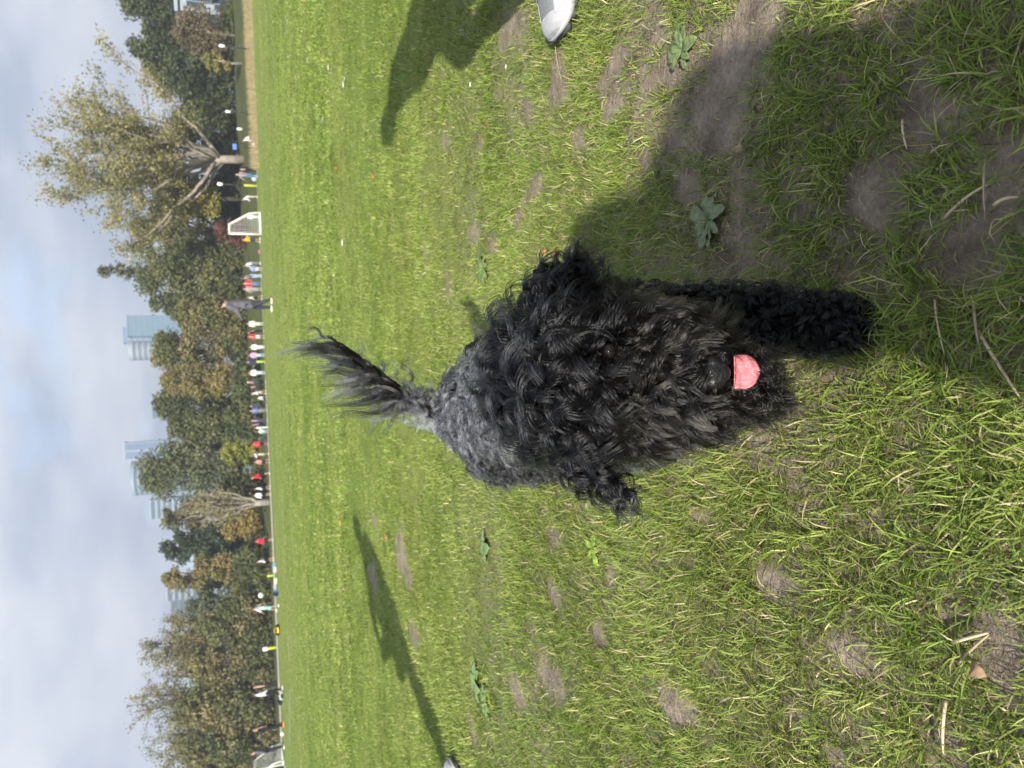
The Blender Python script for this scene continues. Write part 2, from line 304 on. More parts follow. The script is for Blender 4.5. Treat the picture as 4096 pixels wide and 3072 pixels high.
# ------------------------------------------------------------------ the dog
dog = empty('dog', (0, .9, 0), 'curly black dog with grey back, pink tongue out and raised plumed tail, walking up', 'dog')
bpy.context.view_layer.update()
D0 = np.array([0, .9, 0.0])
SEG = [  # tag, p0, r0, p1, r1
 ('skull', (.006, .735, .385), .060, (.005, .705, .378), .058), ('brow', (.030, .690, .375), .030, (-.020, .690, .372), .030),
 ('muzzle', (.003, .668, .350), .043, (-.001, .604, .302), .031), ('cheek', (.036, .690, .335), .034, (.024, .640, .295), .028), ('cheek', (-.032, .690, .328), .034, (-.024, .640, .290), .028),
 ('jaw', (-.002, .680, .290), .030, (-.010, .635, .222), .021), ('jaw', (-.010, .640, .225), .021, (-.022, .660, .190), .016),
 ('ear', (.050, .738, .402), .022, (.100, .722, .396), .020), ('ear', (.100, .722, .396), .020, (.114, .700, .376), .019), ('ear', (.085, .728, .380), .018, (.103, .705, .360), .018),
 ('ear', (-.052, .735, .385), .020, (-.094, .712, .362), .021), ('ear', (-.094, .712, .362), .020, (-.122, .678, .334), .010),
 ('neck', (.004, .765, .350), .062, (0, .88, .325), .078), ('chest', (.012, .790, .285), .075, (0, .88, .285), .090),
 ('body', (0, .88, .318), .088, (-.018, 1.02, .312), .086), ('body', (-.018, 1.02, .312), .086, (-.042, 1.19, .322), .084),
 ('leg', (.072, .800, .285), .045, (.070, .795, .180), .034), ('leg', (.070, .795, .180), .038, (.064, .720, .095), .032), ('paw', (.064, .720, .095), .032, (.056, .690, .034), .034), ('paw', (.056, .690, .032), .033, (.055, .674, .028), .028),
 ('leg', (-.070, .850, .280), .046, (-.072, .885, .185), .042), ('leg', (-.072, .885, .185), .040, (-.030, .875, .10), .026), ('paw', (-.030, .875, .10), .026, (-.012, .845, .028), .028), ('paw', (-.012, .845, .028), .026, (-.010, .826, .023), .022),
 ('leg', (.022, 1.19, .30), .062, (.030, 1.13, .20), .048), ('leg', (.030, 1.13, .20), .048, (.028, 1.26, .12), .026), ('paw', (.028, 1.26, .12), .026, (.030, 1.22, .028), .026), ('paw', (.030, 1.22, .026), .026, (.030, 1.195, .023), .022),
 ('leg', (-.105, 1.19, .30), .062, (-.112, 1.13, .20), .048), ('leg', (-.112, 1.13, .20), .048, (-.110, 1.27, .12), .026), ('paw', (-.110, 1.27, .12), .026, (-.108, 1.23, .028), .026), ('paw', (-.108, 1.23, .026), .026, (-.108, 1.205, .023), .022),
 ('tailbase', (-.045, 1.235, .380), .024, (-.030, 1.272, .435), .016), ('tail', (-.030, 1.272, .435), .017, (.035, 1.285, .505), .012), ('tail', (.035, 1.285, .505), .012, (.095, 1.27, .575), .006)]
skin = mat('dog_skin', (.007, .0065, .007), .9, .2, 30, .1)
body = blob('body', [(np.array(s[1]) - D0, s[2], np.array(s[3]) - D0, s[4]) for s in SEG], .007, skin, dog, 6)
me = body.data; nv = len(me.vertices); co = np.empty(nv * 3, np.float32); me.vertices.foreach_get('co', co); co = co.reshape(-1, 3) + D0
no = np.empty(nv * 3, np.float32); me.vertices.foreach_get('normal', no); no = no.reshape(-1, 3)
me.calc_loop_triangles(); tri = np.empty(len(me.loop_triangles) * 3, np.int32); me.loop_triangles.foreach_get('vertices', tri); tri = tri.reshape(-1, 3)
ar = np.linalg.norm(np.cross(co[tri[:, 1]] - co[tri[:, 0]], co[tri[:, 2]] - co[tri[:, 0]]), axis=1) / 2
g = np.random.default_rng(21)
def sample(n):
    i = g.choice(len(tri), n, p=ar / ar.sum()); a, b = g.random(n), g.random(n); s = a + b > 1; a[s] = 1 - a[s]; b[s] = 1 - b[s]; c = 1 - a - b
    P = co[tri[i, 0]] * a[:, None] + co[tri[i, 1]] * b[:, None] + co[tri[i, 2]] * c[:, None]
    Q = no[tri[i, 0]] * a[:, None] + no[tri[i, 1]] * b[:, None] + no[tri[i, 2]] * c[:, None]
    return P, Q / np.linalg.norm(Q, axis=1)[:, None]
def tags(P):
    best = np.full(len(P), 9.0); idx = np.zeros(len(P), int)
    for k, s in enumerate(SEG):
        a, b = np.array(s[1]), np.array(s[3]); d = b - a; t = np.clip(((P - a) @ d) / (d @ d), 0, 1)
        q = np.linalg.norm(P - a - t[:, None] * d, axis=1) - (s[2] + (s[4] - s[2]) * t); m = q < best; best[m] = q[m]; idx[m] = k
    return np.array([s[0] for s in SEG])[idx], idx
EYE = np.array([A(2436, 1405, .617), A(2440, 1585, .625)]); NOSE = A(2862, 1492, .578); TONG = A(2974, 1487, .576)
#           len           curl radius  turns  lift  flow  strands  spacing radius
FUR = {'skull': (.062, .0130, 1.45, .75, .55), 'brow': (.040, .007, 1.1, .45, .8), 'muzzle': (.038, .0055, .65, .45, 1.0), 'cheek': (.052, .0075, .8, .5, .9), 'jaw': (.048, .008, 1.4, .5, .9),
       'ear': (.033, .007, 1.0, .4, .9), 'neck': (.036, .006, 1.5, .6, .7), 'chest': (.036, .006, 1.4, .6, .7), 'body': (.033, .0055, 2.0, .6, .75), 'leg': (.036, .0060, 1.5, .65, .7), 'paw': (.027, .0050, 1.4, .65, .8),
       'tailbase': (.036, .009, 1.6, .7, .6), 'tail': (.138, .0065, 1.0, .12, 1.2)}
def make_fur(name, sel, nl, per, K, rad, lock_r, seed):
    global g
    g = np.random.default_rng(seed)
    Pp, Nn = sample(nl * 14); tg_, ix = tags(Pp); ok = np.isin(tg_, sel)
    ok &= np.linalg.norm(Pp - NOSE, axis=1) > .016
    ok &= np.linalg.norm(Pp - TONG, axis=1) > .018
    ok &= np.min([np.linalg.norm(Pp - e, axis=1) for e in EYE[:1]], axis=0) > .019
    ok &= Pp[:, 2] > .006
    Pp, Nn, tg_, ix = Pp[ok][:nl], Nn[ok][:nl], tg_[ok][:nl], ix[ok][:nl]; n = len(Pp)
    par = np.array([FUR[q] for q in tg_]); Ln = par[:, 0] * g.uniform(.65, 1.25, n); R = np.minimum(par[:, 1] * g.uniform(.55, 1.25, n), .0135); T = par[:, 2] * g.uniform(.6, 1.3, n); lift = par[:, 3] * g.uniform(.6, 1.3, n); fl = par[:, 4]
    sx = np.sign(Pp[:, 0] + g.normal(0, 1, n) * np.where(tg_ == 'muzzle', .035, .014))[:, None]
    X, Yv, Z = np.array([1., 0, 0]), np.array([0, 1., 0]), np.array([0, 0, 1.])
    flow = np.zeros((n, 3))
    for q in set(tg_):
        m = tg_ == q
        if q == 'skull': fv = (Pp[m] - np.array([.005, .735, .43])) * 14 + Z * -.15 + Yv * -.25
        elif q == 'brow': fv = sx[m] * X * .7 + Yv * -.6 - Z * .2
        elif q == 'muzzle': fv = sx[m] * X * .62 + Yv * -.38 - Z * .42
        elif q == 'cheek': fv = sx[m] * X * .55 + Yv * -.55 - Z * .75
        elif q == 'jaw': fv = sx[m] * X * .35 + Yv * -.5 - Z * .8
        elif q == 'ear': fv = sx[m] * X * .9 + Yv * -.35 - Z * .35 + (sx[m] > 0) * Z * .10
        elif q in ('body', 'neck', 'chest'): fv = sx[m] * X * .35 + Yv * .55 - Z * .35
        elif q in ('leg', 'paw'): fv = -Z * .9 + sx[m] * X * .1
        elif q == 'tailbase': fv = Z * .5 + (Pp[m] - np.array([-.035, 1.25, .41])) * 20
        else: fv = Z * 1.0 - X * .12 + X * (Pp[m, 0:1] - .035) * 4.5 + g.normal(0, .09, (m.sum(), 3))
        flow[m] = fv + g.normal(0, .28, (m.sum(), 3)) * (0 if q == 'tail' else .5 if q in ('muzzle', 'cheek', 'jaw') else 1)
    flow -= (flow * Nn).sum(1)[:, None] * Nn * .75; flow /= np.linalg.norm(flow, axis=1)[:, None] + 1e-6
    is_t = tg_ == 'tail'
    under = is_t & (g.random(n) < .10); flow[under] = -X * 0 + Z * -.3 + X * .9 + g.normal(0, .4, (under.sum(), 3)); Ln[under] *= .4; R[under] *= 1.6; T[under] = 1.3
    endt = np.clip((Pp[:, 2] - .43) / .14, 0, 1); Ln = np.where(is_t & ~under, Ln * (.84 - .10 * endt) * g.uniform(.4, 1.12, n), Ln)
    # the dog's longer hair near the eye is kept short
    de = np.min([np.linalg.norm(Pp - e, axis=1) for e in EYE[:1]], axis=0); Ln *= np.where(de < .045, .45, 1)
    dn = np.linalg.norm(Pp - NOSE, axis=1); Ln *= np.where(dn < .038, .45, 1)
    ph = g.random(n) * 6.283; hand = np.where(g.random(n) < .5, -1, 1)
    tt = np.linspace(0, 1, K)
    Pp2 = np.repeat(Pp, per, 0); M = n * per; rep = lambda a: np.repeat(a, per, 0)
    nr, fr, Lr, Rr, Tr, lr, flr, hr = rep(Nn), rep(flow), rep(Ln) * g.uniform(.8, 1.1, M), rep(R), rep(T), rep(lift), rep(fl), rep(hand)
    pr = rep(ph) + g.normal(0, .11, M)
    j = g.normal(0, 1, (M, 3)); j -= (j * nr).sum(1)[:, None] * nr; j *= lock_r; root = Pp2 + j - nr * .003
    out = np.zeros((M, K, 3), np.float32); cur = root.copy(); fz = g.normal(0, .022, (M, 3)) + (g.random((M, 1)) < .02) * g.normal(0, .2, (M, 3))
    side = np.cross(nr, fr); side /= np.linalg.norm(side, axis=1)[:, None] + 1e-6
    prev_off = 0
    for k in range(K):
        q = tt[k]
        d = nr * (lr * (1 - q) ** 1.2)[:, None] + fr * (flr * (.35 + .65 * q))[:, None] + fz
        if 'tail' in sel: d = d + np.where(rep(is_t & ~under), 1, 0)[:, None] * (X * -.35 * q * q + Z * .25 * q)
        else: d = d - np.array([0, 0, .22]) * q
        d /= np.linalg.norm(d, axis=1)[:, None]
        if k: cur = cur + d * (Lr / (K - 1))[:, None]
        a = pr + hr * Tr * 6.283 * q; amp = Rr * min(1.0, 2.6 * q)
        e2 = np.cross(d, side); offv = side * (np.cos(a) * amp)[:, None] + e2 * (np.sin(a) * amp)[:, None]
        out[:, k] = cur + offv - j * ((.9 if 'tail' in sel else .55) * q)
    # keep feet hair off the soil
    out[:, :, 2] = np.maximum(out[:, :, 2], .004)
    # colour: black to charcoal, silver on the back, pale tuft under the tail
    lv = g.random(n)
    cb = np.zeros((n, 3)); 
    blk = np.array([.0035, .0035, .0039]); brn = np.array([.015, .0125, .0105]); gry = np.array([.055, .056, .060]); sil = np.array([.34, .34, .34])
    for q in set(tg_):
        m = tg_ == q; l = lv[m][:, None]
        hl = (l > .78) * (l - .78) * 4.5  # lighter grizzled locks, also painting the sky highlights on the curls
        if q in ('skull', 'ear', 'brow'): c = blk * (1 - l) + np.array([.010, .010, .0115]) * l + np.array([.030, .029, .029]) * hl
        elif q in ('muzzle', 'cheek', 'jaw'): c = blk * (1 - l) + brn * l + np.array([.055, .048, .040]) * hl
        elif q in ('body', 'neck'):
            rear = sstep(.80, 1.0, Pp[m, 1])[:, None]; c = blk * 2 * (1 - l) + gry * 2.5 * l ** 1.3 * (.25 + .75 * rear) + (l > .78) * .16 * rear
        elif q == 'tailbase':
            pale = sstep(.0, .04, -(Pp[m, 0] + .030))[:, None]; c = gry * 1.5 * (1 - pale) + sil * 1.3 * pale * (.6 + .6 * l)
        elif q == 'tail':
            c = blk * 1.5 + (gry - blk) * .75 * l * (1 - .7 * endt[m])[:, None] + .010 + (l > .85) * .05
        else:
            c = blk * (1 - l) + np.array([.012, .012, .0125]) * l + .022 * hl
            lf = sstep(.03, .07, -Pp[m, 0])[:, None] * sstep(.10, .2, Pp[m, 2])[:, None]; c = c + gry * 1.2 * l * lf  # grey coat on the upper left legs, with the sunlit side painted in
        cb[m] = c
    ch = rep(cb); white = g.random(M) < np.where(np.isin(rep(tg_), ['body', 'tailbase']), .15, .012); ch[white] = ch[white] * 2.2 + .10
    ch *= g.uniform(.7, 1.35, M)[:, None]
    ne = np.array([.12, -.85, .5]); ne /= np.linalg.norm(ne); rel = out - EYE[0].astype(np.float32); al = np.clip(rel @ ne, 0, .08); dd = np.linalg.norm(rel - al[..., None] * ne, axis=2).min(1)
    kp = dd > .0085; out = out[kp]; ch = ch[kp]; M = len(out)
    cu = bpy.data.hair_curves.new(name); cu.add_curves([K] * M)
    cu.attributes['position'].data.foreach_set('vector', (out - D0.astype(np.float32)).ravel().astype(np.float32))
    ra = cu.attributes.get('radius') or cu.attributes.new('radius', 'FLOAT', 'POINT')
    ra.data.foreach_set('value', np.tile((rad * (1 - .72 * tt ** 1.5)).astype(np.float32), M))
    ca = cu.attributes.new('hcol', 'FLOAT_COLOR', 'CURVE'); ca.data.foreach_set('color', np.concatenate([ch, np.ones((M, 1))], 1).astype(np.float32).ravel())
    cu.materials.append(hairm); return link(name, cu, dog)
hairm = bpy.data.materials.new('dog_hair'); hairm.use_nodes = True; t = hairm.node_tree; t.nodes.remove(t.nodes['Principled BSDF'])
hb = N(t, 'ShaderNodeBsdfHairPrincipled'); hb.parametrization = 'COLOR'; hb.inputs['IOR'].default_value = 1.36; hb.inputs['Roughness'].default_value = .17; hb.inputs['Radial Roughness'].default_value = .45
ha = N(t, 'ShaderNodeAttribute', attribute_name='hcol'); t.links.new(ha.outputs['Color'], hb.inputs['Color']); t.links.new(hb.outputs[0], t.nodes['Material Output'].inputs['Surface'])
make_fur('crown_fur', ['skull', 'brow'], 720, 19, 18, .00055, .0029, 131)
make_fur('face_fur', ['muzzle', 'cheek', 'jaw'], 1350, 16, 16, .00055, .0026, 36)
make_fur('ear_fur', ['ear'], 430, 12, 15, .00055, .0021, 32)
make_fur('body_fur', ['neck', 'chest', 'body'], 4600, 11, 15, .00044, .0018, 33)
make_fur('leg_fur', ['leg', 'paw'], 5200, 10, 14, .00048, .0019, 34)
make_fur('tail_fur', ['tailbase', 'tail'], 430, 22, 18, .00036, .0030, 35)
eyem = mat('eye_gloss', (.004, .003, .003), .04, .1, 40, .5)
for k, e in enumerate(EYE):
    v = ICO3[0] * .0085 + e + np.array([0, .0065, -.0035]) - D0; mesh('eye', v, ICO3[1], eyem, dog, True)
nm_ = mat('nose_leather', (.006, .006, .007), .38, .3, 420, .5, .2)
nc = NOSE - D0; up = -d_; fw = -f_
def npnt(a, b, c): return nc + (r_ * a + up * b + fw * c) * .85
nose = blob('nose', [(npnt(-.009, .004, 0), .0094, npnt(.009, .004, 0), .0094), (npnt(0, -.007, .0005), .0088, npnt(0, .006, .0025), .0098), (npnt(-.012, -.002, -.003), .0068, npnt(.012, -.002, -.003), .0068), (npnt(-.006, -.003, .001), .0080, npnt(.006, -.003, .001), .0080)], .0014, nm_, dog, 8)
nh = mat('nostril_dark', (.003, .003, .003), .8)
for s in (-1, 1): mesh('nostril', ICO1[0] * np.array([.0026, .0026, .0026]) + npnt(s * .0085, -.006, .0078), ICO1[1], nh, nose, True).parent = dog
# tongue: a broad flat lobe with a centre groove, lying over the lower lip
tm = mat('tongue_pink', (.55, .165, .18), .28, .14, 220, .5, .35)
tv = []; tf = []; NA, NB = 15, 13; tcn = TONG - D0
for side in (1, -1):
    for a in range(NA):
        for b in range(NB):
            u = a / (NA - 1); s = b / (NB - 1) * 2 - 1; wid = .0195 * math.sqrt(max(0, 1 - (max(0, u - .3) / .7) ** 2))
            if a == NA - 1: wid = .0022
            wid *= .86; x = s * wid; yv = .006 - .023 * u; th = .0035 * math.sqrt(max(0, 1 - s * s * .96)); gr = (-.0026 * math.exp(-(s * 5) ** 2) + .0006 * math.sin(u * 13 + s * 3)) * (side > 0)
            notch = .0042 * math.exp(-(s * 3) ** 2) * sstep(.8, 1, u)
            tv.append(tcn + r_ * x + up * (yv + float(notch)) + fw * (.004 + side * th + gr - .010 * (1 - u) ** 2 - .007 * u * u - .004 * s * s))
for sd_ in range(2):
    o = sd_ * NA * NB
    for a in range(NA - 1):
        for b in range(NB - 1):
            q = (o + a * NB + b, o + a * NB + b + 1, o + (a + 1) * NB + b + 1, o + (a + 1) * NB + b); tf.append(q if sd_ else q[::-1])
for a in range(NA - 1):
    for b in (0, NB - 1):
        q = (a * NB + b, (a + 1) * NB + b, NA * NB + (a + 1) * NB + b, NA * NB + a * NB + b); tf.append(q)
tf += [((NA - 1) * NB + b, (NA - 1) * NB + b + 1, NA * NB + (NA - 1) * NB + b + 1, NA * NB + (NA - 1) * NB + b) for b in range(NB - 1)]
mesh('tongue', tv, tf, tm, dog, True)

# ------------------------------------------------------------------ trees
leafm = cmat('leaf', .3, .55, .25); 
bark_d = mat('bark_dark', (.085, .070, .055), .9, .3, 3, .1, .5); bark_p = mat('bark_pale', (.30, .265, .22), .9, .25, 2, .1, .5)
def leaf_mesh(C, nrm, size, col, g):
    n = len(C); r = g.normal(0, 1, (n, 3)); q = nrm * .9 + r * .8; q /= np.linalg.norm(q, axis=1)[:, None] + 1e-9
    a = np.cross(q, g.normal(0, 1, (n, 3))); a /= np.linalg.norm(a, axis=1)[:, None] + 1e-9; b = np.cross(q, a)
    s = size[:, None]; V = np.stack([C - a * s, C - b * s * .55 + q * s * .15, C + a * s, C + b * s * .55 - q * s * .1], 1).reshape(-1, 3)
    i = np.arange(n) * 4; T = np.concatenate([np.stack([i, i + 1, i + 2], 1), np.stack([i, i + 2, i + 3], 1)])
    return V, T, np.repeat(col, 4, 0)
TREES = []
def tree(name, label, ty, topx, hw, D, cols, style='round', n=5200, leaf=.17, cb=.12, bark=None, seed=None, lean=0.0, trunk=None, basex=None):
    """ty: photo row of the trunk, topx: photo column of the top, hw: half width in photo px, D: distance in m"""
    sd = seed if seed is not None else int(ty * 7 + topx); g = np.random.default_rng(sd)
    top = A(topx, ty, D); bx = A(1000, ty, D)[0]; bz = float(terr(np.array(bx), np.array(D)))
    H = max(1.2, top[2] - bz); Wd = hw * D / F * 1.05; dp = Wd * .8
    root = empty(name, (bx, D, bz - .05), label, 'tree' if H > 4 else 'shrub', 'trees and shrubs behind the pitch'); bark = bark or bark_d
    o = np.array([bx, D, bz - .05]); tr = trunk or (.035 * H ** .9 + .03); n = int(n * 1.85)
    parts = []; C = []; Nn = []; CL = []; pal = np.array(cols, float)
    def lobecol(k): a = g.random((k, 1)); i = g.integers(0, len(pal), k); j = g.integers(0, len(pal), k); return pal[i] * a + pal[j] * (1 - a)
    if style == 'fan':
        nb = 30 if H > 10 else 18; fork = H * .16
        parts.append(tube([(0, 0, 0), (lean * .1, 0, fork * .5), (lean * .2, 0, fork)], [tr, tr * .85, tr * .8], 8))
        for k in range(nb):
            an = g.random() * 6.283; rr = math.sqrt(g.random()); ex, ey = rr * math.cos(an) * Wd, rr * math.sin(an) * dp
            hz = H * (1 - .42 * rr ** 1.8) * g.uniform(.86, 1.0); p0 = np.array([lean * .2, 0, fork * g.uniform(.55, 1)]); p3 = np.array([ex + lean, ey, hz])
            q = np.linspace(0, 1, 9)[:, None]; mid = p0 + (p3 - p0) * np.array([.62, .62, .42]); path = (1 - q) ** 2 * p0 + 2 * q * (1 - q) * mid + q * q * p3
            path[1:-1] += g.normal(0, .012 * H, (7, 3)) * np.array([1, 1, .4]); r0 = tr * g.uniform(.25, .5)
            parts.append(tube(path, r0 * (1 - .93 * q[:, 0]) + .006, 5))
            for m in range(5):      # side twigs
                u = g.uniform(.35, .95); a = path[int(u * 8)]; e = a + g.normal(0, 1, 3) * np.array([.10, .10, .05]) * H + np.array([0, 0, .07 * H]); parts.append(tube([a, (a + e) / 2 + g.normal(0, .05, 3), e], [r0 * .25, r0 * .15, .004], 3, False))
                nl = int(n / nb / 7); w = g.random((nl, 1)) ** .7; C.append(a + (e - a) * w + g.normal(0, .035 * H * .5, (nl, 3))); CL.append(np.repeat(lobecol(1), nl, 0))
            nl = int(n / nb * 2 / 7); w = g.uniform(.35, 1, nl); ii = np.clip((w * 8).astype(int), 0, 7); fr = (w * 8 - ii)[:, None]
            C.append(path[ii] * (1 - fr) + path[ii + 1] * fr + g.normal(0, .022 * H, (nl, 3))); CL.append(np.repeat(lobecol(1), nl, 0))
        C = np.concatenate(C); CL = np.concatenate(CL); Nn = g.normal(0, 1, C.shape) * .5 + np.array([0, -.3, .4])
    else:
        c0 = H * cb; parts.append(tube([(0, 0, 0), (g.normal(0, .02) * H, 0, H * .3), (g.normal(0, .03) * H, 0, H * .62), (0, 0, H * .9)], [tr, tr * .8, tr * .45, tr * .1], 8))
        M = 46 if H > 5 else 20
        for k in range(M):
            z = g.random(); 
            if style == 'cone': pr = (1 - z) ** .8 + .04
            elif style == 'dome': pr = math.sqrt(max(.02, 1 - z ** 2.2))
            else: pr = math.sqrt(max(.03, 1 - (2 * z - .86) ** 2 / 1.35)) 
            an = g.random() * 6.283; rr = pr * g.uniform(.45, 1.0) ; lr = Wd * g.uniform(.24, .46) * (.55 + .45 * pr)
            cx = np.array([math.cos(an) * rr * max(.05, Wd - lr * .8), math.sin(an) * rr * max(.05, dp - lr * .8), c0 + z * (H - c0 - lr * .6)])
            if k % 2 == 0: parts.append(tube([(0, 0, max(.1, cx[2] * .55)), cx * np.array([.5, .5, .85]), cx], [tr * .3, tr * .18, .01], 4, False))
            nl = int(n / M * g.uniform(.6, 1.4)); d = g.normal(0, 1, (nl, 3)); d /= np.linalg.norm(d, axis=1)[:, None]; rad = g.random((nl, 1)) ** .45
            jag = 1 + .28 * np.sin(d[:, :1] * 9 + k) * np.sin(d[:, 2:] * 8 + 2 * k)
            C.append(cx + d * rad * lr * np.array([1.15, 1.0, .85]) * jag); Nn.append(d + np.array([0, 0, .3])); CL.append(np.repeat(lobecol(1), nl, 0))
        C = np.concatenate(C); Nn = np.concatenate(Nn); CL = np.concatenate(CL)
    C[:, 2] = np.maximum(C[:, 2], .05)
    CL = CL * np.array([1.72, 1.62, 1.45]) * g.uniform(.78, 1.25, (len(CL), 1)); sz = leaf * .95 * g.uniform(.6, 1.35, len(C))
    V, T, cc = leaf_mesh(C, Nn, sz, CL, g)
    v, f = join(parts); mesh('trunk', v, f, bark, root, True)
    trimesh('crown', V, T, leafm, root, cc); return root
OL = [(.145, .142, .062), (.185, .175, .080), (.12, .132, .055)]; DG = [(.045, .060, .028), (.062, .078, .035), (.034, .046, .024)]; MG = [(.085, .100, .042), (.110, .118, .050), (.068, .085, .036)]
YG = [(.18, .17, .05), (.14, .15, .05)]; BR_ = [(.105, .088, .052), (.13, .105, .062), (.085, .078, .045)]; OR = [(.19, .145, .05), (.155, .135, .052)]; GG = [(.085, .10, .065), (.11, .12, .075), (.06, .08, .045)]; OB = [(.13, .12, .06), (.17, .15, .075), (.09, .095, .04)]; RD = [(.07, .035, .03), (.10, .05, .04)]
tree('evergreen_tree', 'dark evergreen tree at the right end behind the white house', 60, 470, 150, 84, DG, 'dome', 9000, .20)
tree('evergreen_tree', 'dark green tree between the brown tree and the tall feathery tree', 215, 505, 105, 86, DG, 'dome', 7500, .20)
tree('brown_tree', 'half bare brown tree in front of the dark evergreen', 150, 690, 105, 76, BR_, 'round', 2600, .14, .25, bark_p)
tree('young_tree', 'small yellow tree with a pale thin trunk beside the straw grass', 258, 800, 38, 70, YG, 'round', 1500, .12, .3, bark_p)
tree('feathery_tree', 'tallest tree, feathery olive crown on a pale forked trunk', 640, 55, 375, 72, OL, 'fan', 17000, .14, .1, bark_p, 5, -.8, .44)
tree('hedge_shrub', 'dark hedge under the right side of the tall feathery tree', 330, 640, 130, 82, DG, 'dome', 6500, .2, .02)
tree('hedge_shrub', 'dark hedge behind the trunk of the tall feathery tree', 520, 690, 130, 82, DG + MG, 'dome', 6500, .2, .02)
tree('olive_tree', 'pale olive tree with twiggy crown behind the tall feathery tree', 300, 560, 110, 88, OL + MG, 'round', 5200, .16)
tree('hedge_shrub', 'dark shrub directly behind the football goal', 800, 740, 120, 80, DG, 'dome', 6000, .2, .02)
tree('yellow_shrub', 'yellow-olive tree just right of the football goal, below the feathery crown', 800, 620, 85, 75, [(.22, .20, .06), (.17, .17, .05)], 'round', 4000, .14, .3)
tree('red_shrub', 'dark red-leaved shrub above the yellow jersey', 930, 850, 62, 72, RD, 'dome', 2000, .15, .05)
tree('broad_tree', 'olive green tree rising left of the feathery tree', 930, 520, 110, 84, MG + OB, 'round', 6500, .18)
tree('broad_tree', 'broad mid green tree behind the red shirted onlookers', 1090, 520, 150, 80, MG, 'round', 9000, .18, .06)
tree('poplar_tree', 'thin pointed tree poking above the broad green crowns', 1090, 385, 75, 90, GG, 'cone', 2600, .17, .1)
tree('broad_tree', 'dark green tree right of the blue glass tower', 1215, 590, 70, 82, DG + GG, 'round', 4200, .18)
tree('broad_tree', 'olive green tree in front of the blue glass tower', 1270, 680, 95, 76, MG + OB, 'dome', 6000, .17, .04)
tree('broad_tree', 'brownish green tree below the white round building', 1400, 595, 110, 80, OB + MG, 'round', 7000, .17, .06)
tree('autumn_tree', 'tan and yellow autumn tree left of the white round building', 1510, 640, 75, 74, [(.165, .14, .068), (.175, .155, .058), (.125, .12, .055)], 'round', 4500, .15, .16)
tree('dark_tree', 'dark green tree with ragged top left of the tan autumn tree', 1600, 600, 95, 82, DG + MG, 'round', 6000, .18, .04)
tree('broad_tree', 'green tree standing below the low grey roof', 1690, 650, 85, 78, MG + DG, 'dome', 5500, .17, .03)
tree('grey_tree', 'rounded grey green tree in front of the curved tower', 1850, 545, 150, 80, GG + MG, 'round', 9000, .18, .08)
tree('yellow_shrub', 'bright yellow-green shrub behind the red and striped shirts', 1805, 875, 62, 70, [(.20, .21, .04), (.15, .17, .04)], 'dome', 2200, .13, .03)
tree('olive_tree', 'olive tree behind the bare pale branches', 2045, 645, 95, 84, OB + MG, 'round', 4500, .17, .04)
tree('pale_tree', 'bare pale tree with upswept fan of branches at the path', 2015, 680, 88, 62, OB, 'fan', 900, .11, .1, bark_p, 12, 0, .30)
tree('orange_shrub', 'orange-yellow shrub left of the bare pale tree', 2105, 870, 75, 68, OR, 'dome', 2600, .14, .03)
tree('dark_tree', 'dark blue-green tree left of the bare pale tree', 2160, 635, 95, 80, [(.035, .055, .035), (.05, .07, .042)], 'dome', 6000, .18, .03)
tree('autumn_tree', 'yellow-olive tree with orange foot beside the banded office block', 2275, 640, 75, 76, [(.145, .142, .058), (.12, .125, .052), (.165, .13, .055)], 'round', 5200, .16, .08)
tree('grey_shrub', 'blue-grey bushy shrub behind the player with the ball', 2400, 735, 90, 74, [(.075, .09, .06), (.10, .115, .075)], 'dome', 5000, .16, .03)
tree('twiggy_tree', 'olive twiggy tree partly hiding the dark office wing', 2530, 515, 130, 78, OL + OB, 'fan', 7000, .12, .1, None, 41)
tree('twiggy_tree', 'tall thin-topped twiggy tree behind the pair of onlookers', 2740, 480, 140, 78, OB + OL, 'fan', 6500, .12, .1, None, 42)
tree('twiggy_tree', 'twiggy olive tree at the left end of the tree line', 2960, 530, 160, 76, OL + OB, 'fan', 8000, .12, .1, None, 43)
for k, (y, x, h, lb) in enumerate([(2480, 800, 120, 'low olive bush under the twiggy tree beside the dark office wing'), (2640, 745, 120, 'olive bush behind the yellow lamp post on the left'), (2800, 700, 130, 'large olive bush behind the two chatting people'), (2960, 720, 130, 'olive bush behind the person in the grey hooded top'), (3080, 760, 90, 'olive bush at the leftmost edge by the second goal')]):
    tree('olive_bush', lb, y, x, h, 66, OB + MG + DG[:1], 'dome', 5500, .16, .02)
for k, (y, x, h, lb) in enumerate([(120, 860, 120, 'low dark hedge below the brown tree'), (700, 850, 110, 'low dark hedge left of the pale forked trunk'), (1000, 860, 110, 'low dark bush behind the striped-shirt child'), (1180, 840, 120, 'low dark bush behind the person in the grey coat'), (1340, 860, 110, 'low green bush behind the pink-topped onlooker'), (1500, 900, 100, 'low dark gap-filling bush behind the white cap'), (1650, 900, 110, 'low dark bush behind the dark clad couple'), (1950, 880, 100, 'low brown-green bush right of the bare pale trunk'), (2250, 920, 110, 'low dark bush behind the lone striped shirt'), (2330, 930, 90, 'low brown bush behind the row of bags'), (2560, 900, 120, 'low dark bush behind the black and yellow bag')]):
    tree('low_bush', lb, y, x + (25 if y < 1400 else 0), h, 66 if y > 1400 else 78, DG + OB[2:] + MG[2:], 'dome', 3800, .17, .02)

